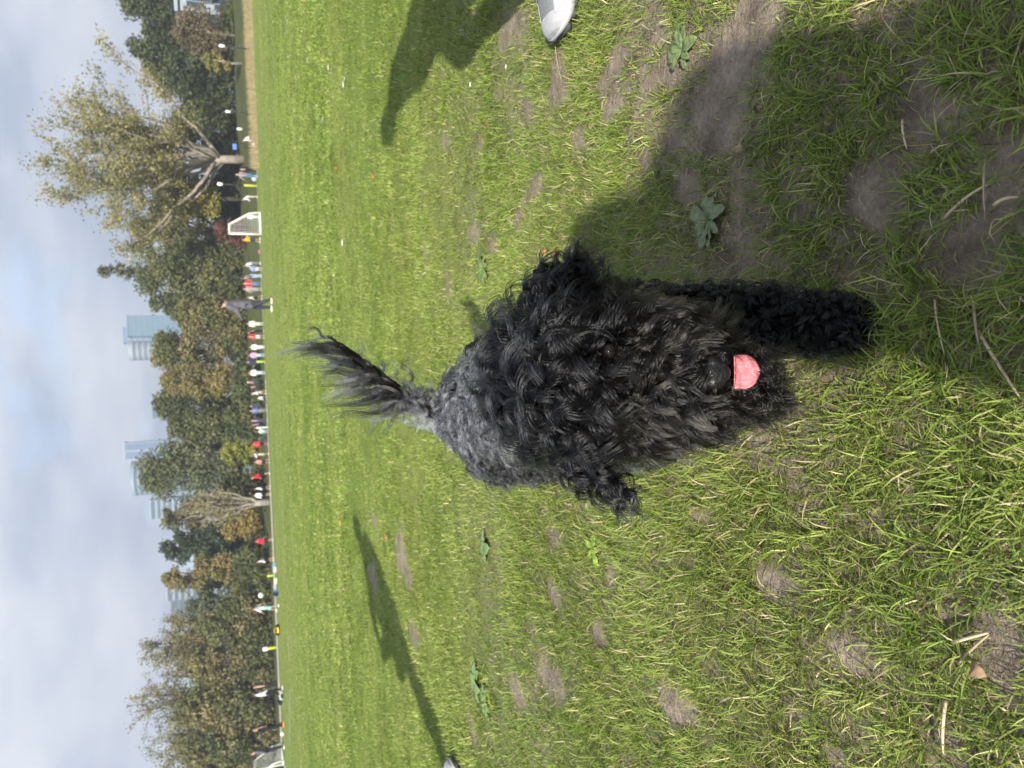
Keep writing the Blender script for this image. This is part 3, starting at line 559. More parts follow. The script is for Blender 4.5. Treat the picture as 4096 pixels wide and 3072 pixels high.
# ------------------------------------------------------------------ buildings beyond the trees
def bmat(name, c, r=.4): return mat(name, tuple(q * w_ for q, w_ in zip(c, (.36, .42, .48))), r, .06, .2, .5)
def tower(label, y0, y1, topx, D, wallc, winc, floors, bays, mode='grid', depth=None, cyl=False, name='tower_block', roofc=None, low=0.0):
    """front spans photo rows y0..y1 at distance D"""
    a = A(topx, y0, D); b = A(topx, y1, D); x0, x1 = min(a[0], b[0]), max(a[0], b[0]); cx = (x0 + x1) / 2; H = A(topx, (y0 + y1) / 2, D)[2]; w = x1 - x0; dp = depth or w
    bz = 1.4; root = empty(name, (cx, D, bz), label, 'building', 'buildings beyond the trees'); H -= bz
    wm = bmat('wall_' + label[:24], wallc, .6); gm_ = bmat('glass_' + label[:24], winc, .15); rm = bmat('roof_' + label[:24], roofc or tuple(min(1, c * 1.15) for c in wallc), .6)
    def ring(k=40): return [(math.cos(2 * math.pi * q / k) * w / 2, math.sin(2 * math.pi * q / k) * dp / 2 + dp / 2) for q in range(k)]
    if cyl:
        rg = ring(); k = len(rg)
        def prism(z0, z1, s=1.0):
            c = np.array([0, dp / 2]); pts = [tuple(c + (np.array(q) - c) * s) for q in rg]
            return [(x, y, z0) for x, y in pts] + [(x, y, z1) for x, y in pts], [(j, (j + 1) % k, k + (j + 1) % k, k + j) for j in range(k)] + [tuple(range(k))[::-1], tuple(range(k, 2 * k))]
        mesh('wall', *prism(0, H), gm_, root)
        fh = H / floors
        for q in range(floors):
            if (q + 1) * fh > H * low: mesh('floor_band', *prism(q * fh, q * fh + fh * .42, 1.025), wm, root)
        mesh('roof', *prism(H + .02, H + fh * .8, 1.04), rm, root)
    else:
        mesh('wall', *box(-w / 2, w / 2, 0, dp, 0, H), wm, root); fh = H / floors; bw = w / bays
        mesh('roof', *join([box(-w / 2 - .3, w / 2 + .3, -.3, dp + .3, H + .02, H + fh * .25)]), rm, root)
        if mode == 'bands':
            for q in range(floors):
                if (q + 1) * fh > H * low: mesh('window_band', *join([box(-w / 2 + .15, w / 2 - .15, -.12, .05, q * fh + fh * .38, q * fh + fh * .92), box(w / 2 - .05, w / 2 + .12, .3, dp - .3, q * fh + fh * .38, q * fh + fh * .92), box(-w / 2 - .12, -w / 2 + .05, .3, dp - .3, q * fh + fh * .38, q * fh + fh * .92)]), gm_, root)
        elif mode == 'fins':
            for q in range(bays): mesh('window_strip', *box(-w / 2 + (q + .08) * bw, -w / 2 + (q + .9) * bw, -.12, .05, .5, H - .4), gm_, root)
        else:
            for q in range(floors):
                if (q + 1) * fh <= H * low: continue
                for s in range(bays): mesh('window', *box(-w / 2 + (s + .14) * bw, -w / 2 + (s + .86) * bw, -.12, .05, q * fh + fh * .2, q * fh + fh * .85), gm_, root)
    return root
tower('blue glass tower rising behind the middle of the tree line', 1262, 1345, 512, 420, (.36, .46, .52), (.28, .50, .60), 24, 6, low=.45)
tower('pale glass wing set back behind the blue glass tower', 1310, 1372, 495, 450, (.48, .58, .66), (.42, .58, .68), 24, 4, 'bands', low=.45)
tower('white round-topped building left of the blue glass tower', 1362, 1440, 530, 400, (.72, .73, .74), (.42, .45, .48), 22, 1, cyl=True, roofc=(.85, .85, .85), low=.5)
tower('small white roofed block peeping over the green trees', 985, 1045, 522, 330, (.75, .76, .78), (.40, .44, .50), 18, 7, low=.6)
tower('low grey-blue block just visible above the dark trees', 1612, 1672, 612, 380, (.42, .50, .58), (.30, .37, .46), 14, 4, 'bands', low=.5)
tower('flat slate-blue tower split by a white strip', 1772, 1840, 500, 480, (.70, .74, .78), (.36, .46, .60), 26, 2, 'fins', low=.5)
tower('curved green glass tower with horizontal bands', 1852, 1990, 536, 430, (.62, .68, .70), (.20, .33, .34), 26, 1, cyl=True, low=.5)
tower('striped office block left of the curved green tower', 2002, 2078, 605, 400, (.66, .69, .72), (.26, .32, .38), 20, 1, 'bands', low=.5)
tower('banded grey office block above the yellow-olive tree', 2345, 2405, 672, 320, (.60, .63, .66), (.22, .27, .32), 16, 1, 'bands', low=.45)
tower('dark grey office wing behind the twiggy tree', 2400, 2495, 690, 330, (.26, .31, .34), (.19, .24, .27), 15, 8, low=.45)
# white house at the right edge among the trees
hs = empty('white_house', (A(900, -20, 80)[0], 80, 1.3), 'white house with framed windows at the far right edge', 'house'); wh = bmat('house_white', (.80, .80, .80), .7); gl = bmat('house_glass', (.10, .14, .16), .1)
mesh('wall', *box(-2.2, 3.5, 0, 5, -.3, 5.4), wh, hs); mesh('roof', *box(-2.5, 3.8, -.4, 5.4, 5.42, 5.75), wh, hs)
for xx in (-1.75, -.2, 1.4):
    for z0, z1 in ((2.9, 4.6), (.4, 1.9)):
        w_ = mesh('window', *box(xx, xx + 1.25, -.08, .05, z0, z1), gl, hs)
        fr_ = join([box(xx - .08, xx + 1.33, -.12, -.02, z1, z1 + .1), box(xx - .08, xx + 1.33, -.12, -.02, z0 - .1, z0), box(xx + .58, xx + .66, -.12, -.04, z0, z1), box(xx - .08, xx, -.12, -.02, z0, z1), box(xx + 1.25, xx + 1.33, -.12, -.02, z0, z1)])
        mesh('frame', *fr_, wh, w_)
mesh('balcony', *box(-1.2, 2.4, -1.2, -.01, 2.1, 2.7), wh, hs)

# ------------------------------------------------------------------ people
SKIN = mat('skin', (.46, .27, .19), .55, .08, 30); SKIN2 = mat('skin_tan', (.30, .17, .11), .55, .08, 30)
HAIR = {'dark': mat('hair_dark', (.02, .016, .014), .6, .2, 60), 'brown': mat('hair_brown', (.10, .06, .035), .6, .2, 60), 'fair': mat('hair_fair', (.30, .21, .11), .6, .2, 60), 'grey': mat('hair_grey', (.32, .31, .30), .6, .2, 60), 'white': mat('cap_white', (.78, .78, .8), .7)}
CL = {}
def cloth(c):
    k = tuple(round(float(q), 3) for q in c)
    if k not in CL: CL[k] = mat('cloth_%d' % len(CL), k, .85, .14, 9, .15, .15)
    return CL[k]
def stripe_mat(a, b, freq, name, axis=2):
    m = bpy.data.materials.new(name); m.use_nodes = True; t = m.node_tree; p = prin(m); p.inputs['Roughness'].default_value = .85
    o = N(t, 'ShaderNodeTexCoord'); s = N(t, 'ShaderNodeSeparateXYZ'); q = N(t, 'ShaderNodeMath', operation='MULTIPLY'); q.inputs[1].default_value = freq; fr = N(t, 'ShaderNodeMath', operation='FRACT'); gt_ = N(t, 'ShaderNodeMath', operation='GREATER_THAN'); gt_.inputs[1].default_value = .55; mx_ = N(t, 'ShaderNodeMixRGB'); mx_.inputs[1].default_value = (*a, 1); mx_.inputs[2].default_value = (*b, 1)
    t.links.new(o.outputs['Object'], s.inputs[0]); t.links.new(s.outputs[axis], q.inputs[0]); t.links.new(q.outputs[0], fr.inputs[0]); t.links.new(fr.outputs[0], gt_.inputs[0]); t.links.new(gt_.outputs[0], mx_.inputs[0]); t.links.new(mx_.outputs[0], p.inputs['Base Color']); return m
STR = stripe_mat((.75, .75, .78), (.05, .05, .06), 9.0, 'shirt_stripe', 0)
def rot(v, ax, a):
    v = np.array(v, float); c, s = math.cos(a), math.sin(a)
    if ax == 'x': return np.array([v[0], v[1] * c - v[2] * s, v[1] * s + v[2] * c])
    return np.array([v[0] * c - v[1] * s, v[0] * s + v[1] * c, v[2]])
def person(label, pos, H, yaw, top, pants, hair='brown', shoes=(.75, .75, .75), stride=.0, lean=0.0, crouch=0.0, arms=(.15, .15), elbow=.3, short=False, coat=False, skin=None, group='people along the far side of the pitch', bulk=1.0, longhair=False, sleeve=True, kick=0.0):
    """forward is local +Y; angles in radians; crouch 0..1 lowers the hips with bent knees"""
    skin = skin or SKIN
    root = empty('person', pos, label, 'person', group, yaw)
    hipz = (.52 - .30 * crouch) * H; hp = np.array([0, -.10 * crouch * H, hipz]); J = {}
    tl = lean + .35 * crouch
    def T(v): return hp + rot(np.array(v) * H, 'x', -tl)
    J['ch'] = T((0, 0, .20)); J['nk'] = T((0, 0, .32)); J['hd'] = J['nk'] + rot((0, .012 * H, .075 * H), 'x', -tl * .5)
    sh = {s: T((s * .105 * bulk, 0, .295)) for s in (-1, 1)}
    foot = {}; legs = []; pl = []; bl = []
    for s in (-1, 1):
        fy = (stride * s + (kick if s > 0 else 0)) * H; fz = .0 + (abs(kick) * .5 * H if (kick and s > 0) else 0)
        hipj = hp + np.array([s * .052 * H, 0, -.01 * H]); ank = np.array([s * (.058 + .05 * crouch) * H, fy - .02 * H, .045 * H + fz])
        kn = (hipj + ank) / 2 + np.array([s * .03 * crouch * H, (.02 + .16 * crouch + abs(stride) * .12) * H, .02 * H]); foot[s] = ank
        bl += [(hipj, .058 * H, kn, .040 * H), (kn, .038 * H, ank, .024 * H), (ank, .022 * H, ank + np.array([0, .08 * H, -.025 * H]), .020 * H)]
        pb = bulk ** .5
        pl += [(hipj, .068 * H * pb, kn, .050 * H * pb)] + ([] if short else [(kn, .049 * H * pb, ank + np.array([0, 0, .012 * H]), .036 * H * pb)])
    pl.append((hp + np.array([-.035 * H, 0, .02 * H]), .066 * H * bulk ** .5, hp + np.array([.035 * H, 0, .02 * H]), .066 * H * bulk ** .5))
    bl += [(hp, .075 * H, J['ch'], .082 * H), (J['ch'], .08 * H, J['nk'], .05 * H), (J['nk'], .03 * H, J['hd'], .03 * H), (J['hd'], .050 * H, J['hd'] + np.array([0, .004, .03 * H]), .052 * H), (J['hd'] + np.array([0, .052 * H, -.004 * H]), .010 * H, J['hd'] + np.array([0, .050 * H, .012 * H]), .007 * H), (sh[-1], .04 * H, sh[1], .04 * H)]
    tp = [(hp + np.array([0, 0, .0 if not coat else -.10 * H]), (.088 if not coat else .10) * H * bulk, J['ch'], .090 * H * bulk, (1.15, .85, 1)), (J['ch'], .088 * H * bulk, T((0, 0, .275)), .066 * H * bulk, (1.2, .85, 1)), (sh[-1], .050 * H * bulk, sh[1], .050 * H * bulk)]
    for k, s in enumerate((-1, 1)):
        a = arms[k]; u = rot(np.array([s * .05 * H, 0, -.175 * H]), 'x', a - tl * .3); el = sh[s] + u; wr = el + rot(np.array([0, 0, -.15 * H]), 'x', a + elbow); hn = wr + (wr - el) * .32
        bl += [(sh[s], .036 * H, el, .028 * H), (el, .027 * H, wr, .019 * H), (wr, .020 * H, hn, .016 * H)]
        tp += [(sh[s], .046 * H * bulk, el, .037 * H * bulk)] + ([(el, .036 * H * bulk, wr, .029 * H * bulk)] if sleeve else [])
    vx = .025 * H
    b = blob('body', bl, vx, skin, root, 2); blob('top', tp, vx, top if isinstance(top, bpy.types.Material) else cloth(top), root, 2); blob('trousers', pl, vx, cloth(pants), root, 2)
    hd = J['hd']; hc = [(hd + np.array([0, -.012 * H, .036 * H]), .054 * H, hd + np.array([0, .006 * H, .044 * H]), .047 * H)]
    if longhair: hc += [(hd + np.array([0, -.03 * H, .02 * H]), .045 * H, hd + np.array([0, -.05 * H, -.10 * H]), .035 * H)]
    blob('hair', hc, .02 * H, HAIR[hair], root, 1)
    for s in (-1, 1):
        a = foot[s]; blob('shoe', [(a + np.array([0, -.015 * H, -.018 * H]), .026 * H, a + np.array([0, .085 * H, -.024 * H]), .020 * H)], .014 * H, cloth(shoes), root, 1)
    return root
def at(ty, xf, ymax=58.0):
    q = G(xf, ty); 
    if q[1] > ymax: q = A(xf, ty, ymax)
    return np.array([q[0], q[1], float(terr(q[0:1], q[1:2])[0])])
def ppl(label, ty, xh, xf, yaw, top, pants, **kw):
    p = at(ty, xf); H = A(xh, ty, p[1])[2] - p[2]
    cr = kw.get('crouch', 0); le = kw.get('lean', 0); full = H / max(.5, (1 - .40 * cr) * (1 - .30 * le)); full = min(max(full, .95), 1.9)
    return person(label, p, full, yaw, top, pants, **kw)
R_ = (.62, .02, .04); NV = (.03, .04, .09); BK = (.018, .018, .020); WT = (.72, .72, .75); GR = (.20, .20, .22); JN = (.10, .17, .30); LB = (.32, .45, .60); TN = (.5, .42, .32)
PI = math.pi
ppl('person kneeling in pinkish white top and black trousers at the right end', 556, 972, 1024, 1.2, (.75, .62, .62), BK, crouch=.8, lean=.3)
ppl('person all in black with white shoes beside the man in the grey top', 682, 957, 1031, PI, BK, BK, hair='dark', coat=True)
ppl('man in grey hooded top and blue jeans holding a patterned bag', 703, 943, 1031, 2.4, GR, JN, hair='grey', arms=(.2, .7))
ppl('person in white shirt bending over behind the football goal', 788, 972, 1031, 1.4, (.62, .62, .74), TN, lean=.6, skin=SKIN2)
ppl('person in pale clothes standing inside the football goal', 868, 982, 1040, 2.8, (.62, .62, .64), (.55, .56, .58), hair='white', coat=True)
ppl('goalkeeper child in bright yellow jersey beside the goal', 962, 966, 1042, -1.9, (.85, .50, .02), NV, short=True, stride=.09, arms=(.9, .5))
ppl('person in white shirt bending beside the blue shirted child', 1053, 982, 1040, 2.0, WT, GR, lean=.5)
ppl('child in sky blue shirt squatting by the touchline', 1076, 996, 1048, PI, (.12, .32, .75), (.7, .5, .55), crouch=.35)
ppl('man in grey jacket leaning forward in pale jeans', 1104, 977, 1047, 2.2, (.16, .17, .18), LB, lean=.45, hair='dark')
ppl('person in red top and blue jeans beside the leaning man', 1135, 969, 1047, 3.0, R_, JN, hair='brown')
ppl('person in grey fleece between the red top and the grey coat', 1157, 972, 1047, 2.6, (.27, .27, .27), (.30, .30, .30), hair='fair')
ppl('player in black and white striped shirt running behind the grey coat', 1190, 984, 1048, 1.3, STR, BK, short=True, stride=.12, skin=SKIN2)
ppl('person in grey padded coat and black hair standing nearest on the pitch', 1218, 872, 1092, 1.1, (.12, .115, .135), (.045, .045, .06), hair='dark', coat=True, stride=.10, arms=(.35, .6), elbow=.9, bulk=1.1, shoes=(.7, .66, .55))
ppl('person in long pale green jacket right of the black clad parent', 1295, 986, 1052, 2.9, (.50, .54, .46), (.5, .52, .46), hair='fair', coat=True, bulk=1.1)
ppl('person in black coat bending next to the red shirt', 1324, 994, 1056, 1.0, BK, BK, lean=.35, coat=True)
ppl('child in red shirt and white socks beside the black coat', 1346, 990, 1058, 2.7, R_, (.6, .6, .62), stride=.06, short=True)
ppl('person dressed wholly in pinkish white', 1388, 996, 1060, PI, (.80, .72, .73), (.78, .68, .70), hair='fair')
ppl('person in pink top and light blue jeans', 1420, 992, 1058, 2.9, (.66, .30, .50), LB, hair='fair')
ppl('person in navy jacket with white sleeve stripes behind a yellow bollard', 1447, 984, 1062, 3.3, NV, NV, hair='brown', bulk=1.1)
ppl('person in white top and pale grey-blue jeans standing alone', 1490, 992, 1061, PI, WT, (.42, .52, .56), hair='fair')
ppl('person in white cap and dark coat', 1527, 989, 1060, 2.8, (.05, .05, .055), BK, hair='white', coat=True)
ppl('person in dark coat left of the white cap', 1547, 1000, 1060, 3.4, (.035, .035, .038), BK, hair='dark', coat=True)
ppl('child in loose white shirt running beside the dark coats', 1568, 1005, 1064, 1.6, WT, (.45, .45, .47), lean=.25, stride=.1, short=True)
ppl('child in white shirt crouching with a pale bag', 1591, 1030, 1067, 2.2, WT, BK, crouch=.8)
ppl('tall person in dark teal coat', 1622, 997, 1064, 2.7, (.04, .055, .06), BK, coat=True, bulk=1.15)
ppl('person with bare head and blue shirt beside the dark teal coat', 1641, 998, 1066, 3.3, (.07, .12, .36), GR, hair='fair')
ppl('person in navy tracksuit with white shoulder stripes', 1680, 1001, 1069, 3.0, NV, (.05, .06, .11), hair='brown')
ppl('person in dark navy coat left of the navy tracksuit', 1697, 1010, 1068, 3.6, (.025, .03, .05), BK, hair='fair')
ppl('small child in white shirt and pale trousers', 1709, 1030, 1073, 2.0, (.75, .75, .70), (.60, .66, .66), hair='fair')
ppl('child in pale mint top crouching beside the small white child', 1724, 1042, 1073, 2.6, (.45, .62, .58), (.3, .4, .4), crouch=.5)
ppl('child in navy kit crouching right of the red shirted player', 1752, 1038, 1074, 1.2, NV, NV, crouch=.7)
ppl('player in plain red shirt and black shorts right of the stripes', 1774, 1004, 1075, 2.7, R_, BK, short=True, skin=SKIN2)
ppl('player in white shirt with blue stripes, arms out', 1815, 1006, 1076, 2.0, STR, TN, short=True, arms=(.9, .9), sleeve=False, skin=SKIN2)
ppl('player in faded coral shirt with yellow-white shoes', 1844, 1016, 1079, 2.5, (.70, .20, .22), BK, short=True, stride=.1)
ppl('player in red shirt bending forward by the pale striped trousers', 1893, 1009, 1081, 1.8, R_, BK, short=True, lean=.5)
ppl('player in white shirt and black shorts right of the bare pale tree', 1950, 1016, 1080, 1.9, WT, BK, short=True, stride=.08)
ppl('player in white shirt closest to the bare pale trunk', 1977, 1011, 1081, 2.6, WT, BK, short=True)
ppl('player in red shirt standing alone left of the bare pale tree', 2158, 1019, 1092, 2.6, R_, BK, short=True, bulk=1.1)
ppl('lone player in pale striped shirt near the row of bags', 2236, 1027, 1096, 1.9, (.62, .62, .72), BK, short=True, stride=.07, lean=.15)
ppl('child in white and mint kit kicking the high ball', 2422, 1005, 1117, 1.5, (.70, .70, .76), (.25, .55, .52), short=True, stride=.03, kick=.16, arms=(.5, -.5), sleeve=False)
ppl('man in black jacket with orange lanyard talking on the left', 2732, 1013, 1117, 3.4, BK, BK, hair='fair', arms=(.5, .6), elbow=.9)
ppl('long-haired person in grey-white patterned shirt talking to the man in black', 2762, 1006, 1133, -1.2, (.58, .58, .68), BK, hair='dark', longhair=True, stride=.08)
ppl('person in black with orange shoes striding on the left', 2897, 1010, 1137, 1.2, (.022, .025, .028), BK, hair='fair', stride=.12, sleeve=False, shoes=(.85, .30, .06))
ppl('person in grey hooded top and black trousers with back turned', 2986, 996, 1139, 2.0, (.12, .115, .14), (.03, .03, .04), hair='brown', bulk=1.12)
ppl('person in navy jacket behind the second goal at the left edge', 3070, 1042, 1142, 2.6, (.03, .035, .08), (.04, .04, .07), coat=True, bulk=1.15)

# ------------------------------------------------------------------ sneakers and the three people close by
up_m = mat('mesh_upper', (.23, .235, .25), .8, .12, 420, .2, .5); ov_m = mat('shoe_overlay', (.36, .36, .37), .6, .06, 60, .3, .1); so_m = mat('shoe_sole', (.46, .46, .455), .6, .06, 40); tr_m = mat('shoe_tread', (.06, .06, .065), .8)
SU = np.array([0, .015, .05, .1, .18, .28, .4, .55, .7, .85, .95, 1.0]); SW = np.array([.016, .033, .043, .048, .050, .0525, .050, .045, .041, .040, .036, .024]); SHT = np.array([.034, .046, .053, .057, .060, .064, .073, .090, .105, .112, .110, .095])
def shoe_surf(u0, u1, a0, a1, grow, nu=26, na=22, base=.024):
    v = []; f = []
    for i in range(nu):
        u = u0 + (u1 - u0) * i / (nu - 1); w = float(np.interp(u, SU, SW)) + grow; h = float(np.interp(u, SU, SHT)) + grow
        for j in range(na):
            a = a0 + (a1 - a0) * j / (na - 1); c, s = math.cos(a), math.sin(a)
            v.append(((-1 + 0) * 0 + w * np.sign(c) * abs(c) ** .75, -u * .285, base + (h - base) * s ** .85 if s > 0 else base))
    for i in range(nu - 1):
        for j in range(na - 1): f.append((i * na + j, i * na + j + 1, (i + 1) * na + j + 1, (i + 1) * na + j))
    return v, f
def sole_surf(z0, z1, grow, nu=30):
    us = np.linspace(0, 1, nu); w = np.interp(us, SU, SW) + grow; side = [(wi, -u * .29 + .003, 0) for wi, u in zip(w, us)] + [(-wi, -u * .29 + .003, 0) for wi, u in zip(w[::-1], us[::-1])]
    k = len(side); lift = [.018 * max(0, 1 - (-y) / .055) ** 1.5 for _, y, _ in side]
    v = [(x, y, z0 + l) for (x, y, _), l in zip(side, lift)] + [(x * .985, y, z1 + l * .35) for (x, y, _), l in zip(side, lift)]
    return v, [(j, (j + 1) % k, k + (j + 1) % k, k + j) for j in range(k)] + [tuple(range(k))[::-1], tuple(range(k, 2 * k))]
def sneaker(parent, toe, yaw):
    def put(name, vf, m, th=0.0):
        v = np.array([rot(q, 'z', yaw) for q in vf[0]]) + np.array(toe); o = mesh(name, v, vf[1], m, parent, True)
        if th: s = o.modifiers.new('t', 'SOLIDIFY'); s.thickness = th; s.offset = 1
        return o
    up_ = put('shoe_upper', shoe_surf(0, 1, 0, PI, 0), up_m)
    put('shoe_toe_guard', shoe_surf(0, .13, .0, PI, .0008), ov_m, .0014); put('shoe_side_overlay', shoe_surf(.10, .62, 0, .85, .0008), ov_m, .0014); put('shoe_side_overlay', shoe_surf(.10, .62, PI - .85, PI, .0008), ov_m, .0014)
    put('shoe_eyestay', shoe_surf(.30, .62, 1.05, 1.35, .0012), ov_m, .0016); put('shoe_eyestay', shoe_surf(.30, .62, PI - 1.35, PI - 1.05, .0012), ov_m, .0016)
    put('shoe_sole', sole_surf(.008, .030, .004), so_m)
    for q in range(12):
        u = .02 + q * .082; w = float(np.interp(u, SU, SW)) + .0045
        put('shoe_tread', box(-w, w, -u * .285 - .009, -u * .285 + .006, .001 + .015 * max(0, 1 - u * .285 / .05) ** 1.5, .0095 + .015 * max(0, 1 - u * .285 / .05) ** 1.5), tr_m)
def near_person(label, pos, sk, bodycap, topcap, legcap, hair, topc, pantc, tf=None):
    root = empty('person', pos, label, 'person', 'people standing close to the camera'); o = np.array(pos, float)
    fx = tf or (lambda q: np.array(q, float))
    sh = lambda L_: [(fx(c[0]) - o, c[1], fx(c[2]) - o, *c[3:]) for c in L_]
    blob('body', sh(bodycap), .018, sk, root, 3); blob('top', sh(topcap), .018, cloth(topc), root, 3); blob('trousers', sh(legcap), .018, cloth(pantc), root, 3); blob('hair', sh(hair), .018, HAIR['brown'], root, 2)
    return root
tR = G(2285, 150); tx_, ty_ = tR[0], tR[1]
pr_ = near_person('person in white mesh running shoe stepping in from the right, bending towards the dog', (tx_ + .2, ty_, 0), SKIN,
  [((tx_ + .22, ty_, .08), .04, (tx_ + .20, ty_, .45), .05), ((tx_ + .42, ty_ + .2, .08), .04, (tx_ + .36, ty_ + .12, .45), .05), ((tx_ + .20, ty_, .45), .06, (tx_ + .50, ty_, .72), .08), ((tx_ + .36, ty_ + .12, .45), .06, (tx_ + .50, ty_ + .1, .72), .08), ((tx_ + .5, ty_ + .04, .72), .12, (tx_ + .30, ty_ + .02, 1.08), .12), ((tx_ + .30, ty_ + .02, 1.08), .06, (tx_ + .18, ty_, 1.20), .06), ((tx_ + .16, ty_, 1.19), .09, (tx_ + .15, ty_, 1.24), .095), ((tx_ + .05, ty_, 1.19), .015, (tx_ + .06, ty_, 1.21), .012), ((tx_ + .28, ty_ - .16, 1.05), .05, (tx_ + .28, ty_ - .2, .62), .035), ((tx_ + .28, ty_ + .18, 1.05), .05, (tx_ + .30, ty_ + .22, .62), .035)],
  [((tx_ + .5, ty_ + .05, .66), .16, (tx_ + .32, ty_ + .02, 1.04), .15), ((tx_ + .3, ty_ - .15, 1.04), .08, (tx_ + .3, ty_ + .18, 1.04), .08), ((tx_ + .28, ty_ - .16, 1.05), .07, (tx_ + .28, ty_ - .2, .66), .055), ((tx_ + .28, ty_ + .18, 1.05), .07, (tx_ + .30, ty_ + .22, .66), .055)],
  [((tx_ + .22, ty_, .14), .055, (tx_ + .20, ty_, .45), .075), ((tx_ + .42, ty_ + .2, .14), .055, (tx_ + .36, ty_ + .12, .45), .075), ((tx_ + .20, ty_, .45), .075, (tx_ + .50, ty_, .70), .11), ((tx_ + .36, ty_ + .12, .45), .075, (tx_ + .50, ty_ + .1, .70), .11)],
  [((tx_ + .19, ty_, 1.23), .095, (tx_ + .17, ty_, 1.27), .085)], (.16, .17, .20), (.05, .055, .08))
sneaker(pr_, (-.2, 0, .004), PI / 2); sneaker(pr_, (.03, .2, .004), PI / 2)
tL = G(1900, 3072) - np.array([.055, 0, 0]); lx, ly = tL[0], tL[1]
pl_ = near_person('person whose white shoe tip shows at the left edge, casting the long thin shadow', (lx - .15, ly, 0), SKIN,
  [((lx - .20, ly, .08), .04, (lx - .20, ly, .5), .055), ((lx - .22, ly + .22, .08), .04, (lx - .20, ly + .2, .5), .055), ((lx - .20, ly, .5), .06, (lx - .2, ly + .04, .92), .08), ((lx - .20, ly + .2, .5), .06, (lx - .2, ly + .16, .92), .08), ((lx - .2, ly + .1, .92), .12, (lx - .2, ly + .1, 1.40), .12), ((lx - .2, ly + .1, 1.4), .06, (lx - .19, ly + .1, 1.6), .06), ((lx - .19, ly + .1, 1.62), .09, (lx - .19, ly + .1, 1.67), .095), ((lx - .09, ly + .1, 1.62), .015, (lx - .1, ly + .1, 1.64), .012), ((lx - .2, ly - .12, 1.42), .05, (lx - .34, ly - .16, .9), .035), ((lx - .2, ly + .32, 1.42), .05, (lx - .2, ly + .36, .9), .035)],
  [((lx - .3, ly + .1, .84), .16, (lx - .3, ly + .1, 1.36), .15), ((lx - .14, ly + .1, .84), .13, (lx - .14, ly + .1, 1.36), .13), ((lx - .50, ly + .1, 1.36), .07, (lx - .60, ly + .1, 1.10), .06), ((lx - .60, ly + .1, 1.10), .06, (lx - .38, ly + .1, .92), .05), ((lx - .2, ly - .1, 1.42), .075, (lx - .2, ly + .3, 1.42), .075), ((lx - .2, ly - .12, 1.42), .07, (lx - .34, ly - .16, .95), .05), ((lx - .2, ly + .32, 1.42), .07, (lx - .2, ly + .36, .95), .05)],
  [((lx - .20, ly, .12), .055, (lx - .20, ly, .5), .075), ((lx - .22, ly + .22, .12), .055, (lx - .20, ly + .2, .5), .075), ((lx - .20, ly, .5), .075, (lx - .2, ly + .04, .9), .10), ((lx - .20, ly + .2, .5), .075, (lx - .2, ly + .16, .9), .10)],
  [((lx - .21, ly + .1, 1.68), .09, (lx - .21, ly + .1, 1.72), .085)], (.10, .11, .14), (.05, .06, .10))
sneaker(pl_, (.15, 0, .004), -PI / 2); sneaker(pl_, (.13, .22, .004), -PI / 2)
# the photographer, crouching behind the camera
def tf_back(q): q = np.array(q, float); k = min(1, max(0, (-.1 - q[1]) / .3)); return np.array([q[0] * .78 - .03 * k, q[1] - .40 * k, q[2] + .24 * k * min(1, q[2] / .4)])
near_person('person crouching behind the camera, whose shadow falls over the dog', (0, -.4, 0), SKIN,
  [((-.14, -.32, .05), .045, (-.14, -.45, .10), .045), ((.12, -.32, .05), .045, (.12, -.45, .10), .045), ((-.14, -.45, .10), .055, (-.15, -.28, .42), .07), ((.12, -.45, .10), .055, (.14, -.28, .42), .07), ((-.15, -.28, .42), .08, (-.08, -.62, .34), .10), ((.14, -.28, .42), .08, (.08, -.62, .34), .10), ((0, -.62, .36), .14, (-.02, -.50, .74), .13), ((-.05, -.48, .76), .06, (-.10, -.44, .88), .06), ((-.11, -.42, .88), .09, (-.11, -.42, .93), .095), ((-.2, -.48, .76), .055, (-.22, -.30, .56), .042), ((-.22, -.30, .56), .04, (-.06, -.10, .66), .03), ((.16, -.48, .76), .055, (.2, -.30, .56), .042), ((.2, -.30, .56), .04, (.06, -.10, .66), .03)],
  [((0, -.62, .38), .17, (-.02, -.50, .74), .16), ((-.18, -.49, .76), .08, (.14, -.49, .76), .08), ((-.2, -.48, .76), .075, (-.22, -.30, .56), .06), ((-.22, -.30, .56), .055, (-.08, -.13, .65), .042), ((.16, -.48, .76), .075, (.2, -.30, .56), .06), ((.2, -.30, .56), .055, (.08, -.13, .65), .042)],
  [((-.14, -.45, .12), .065, (-.15, -.28, .42), .09), ((.12, -.45, .12), .065, (.14, -.28, .42), .09), ((-.15, -.28, .42), .09, (-.08, -.62, .34), .13), ((.14, -.28, .42), .09, (.08, -.62, .34), .13)],
  [((-.11, -.44, .92), .095, (-.11, -.43, .96), .088)], (.12, .14, .2), (.05, .06, .10), tf_back)

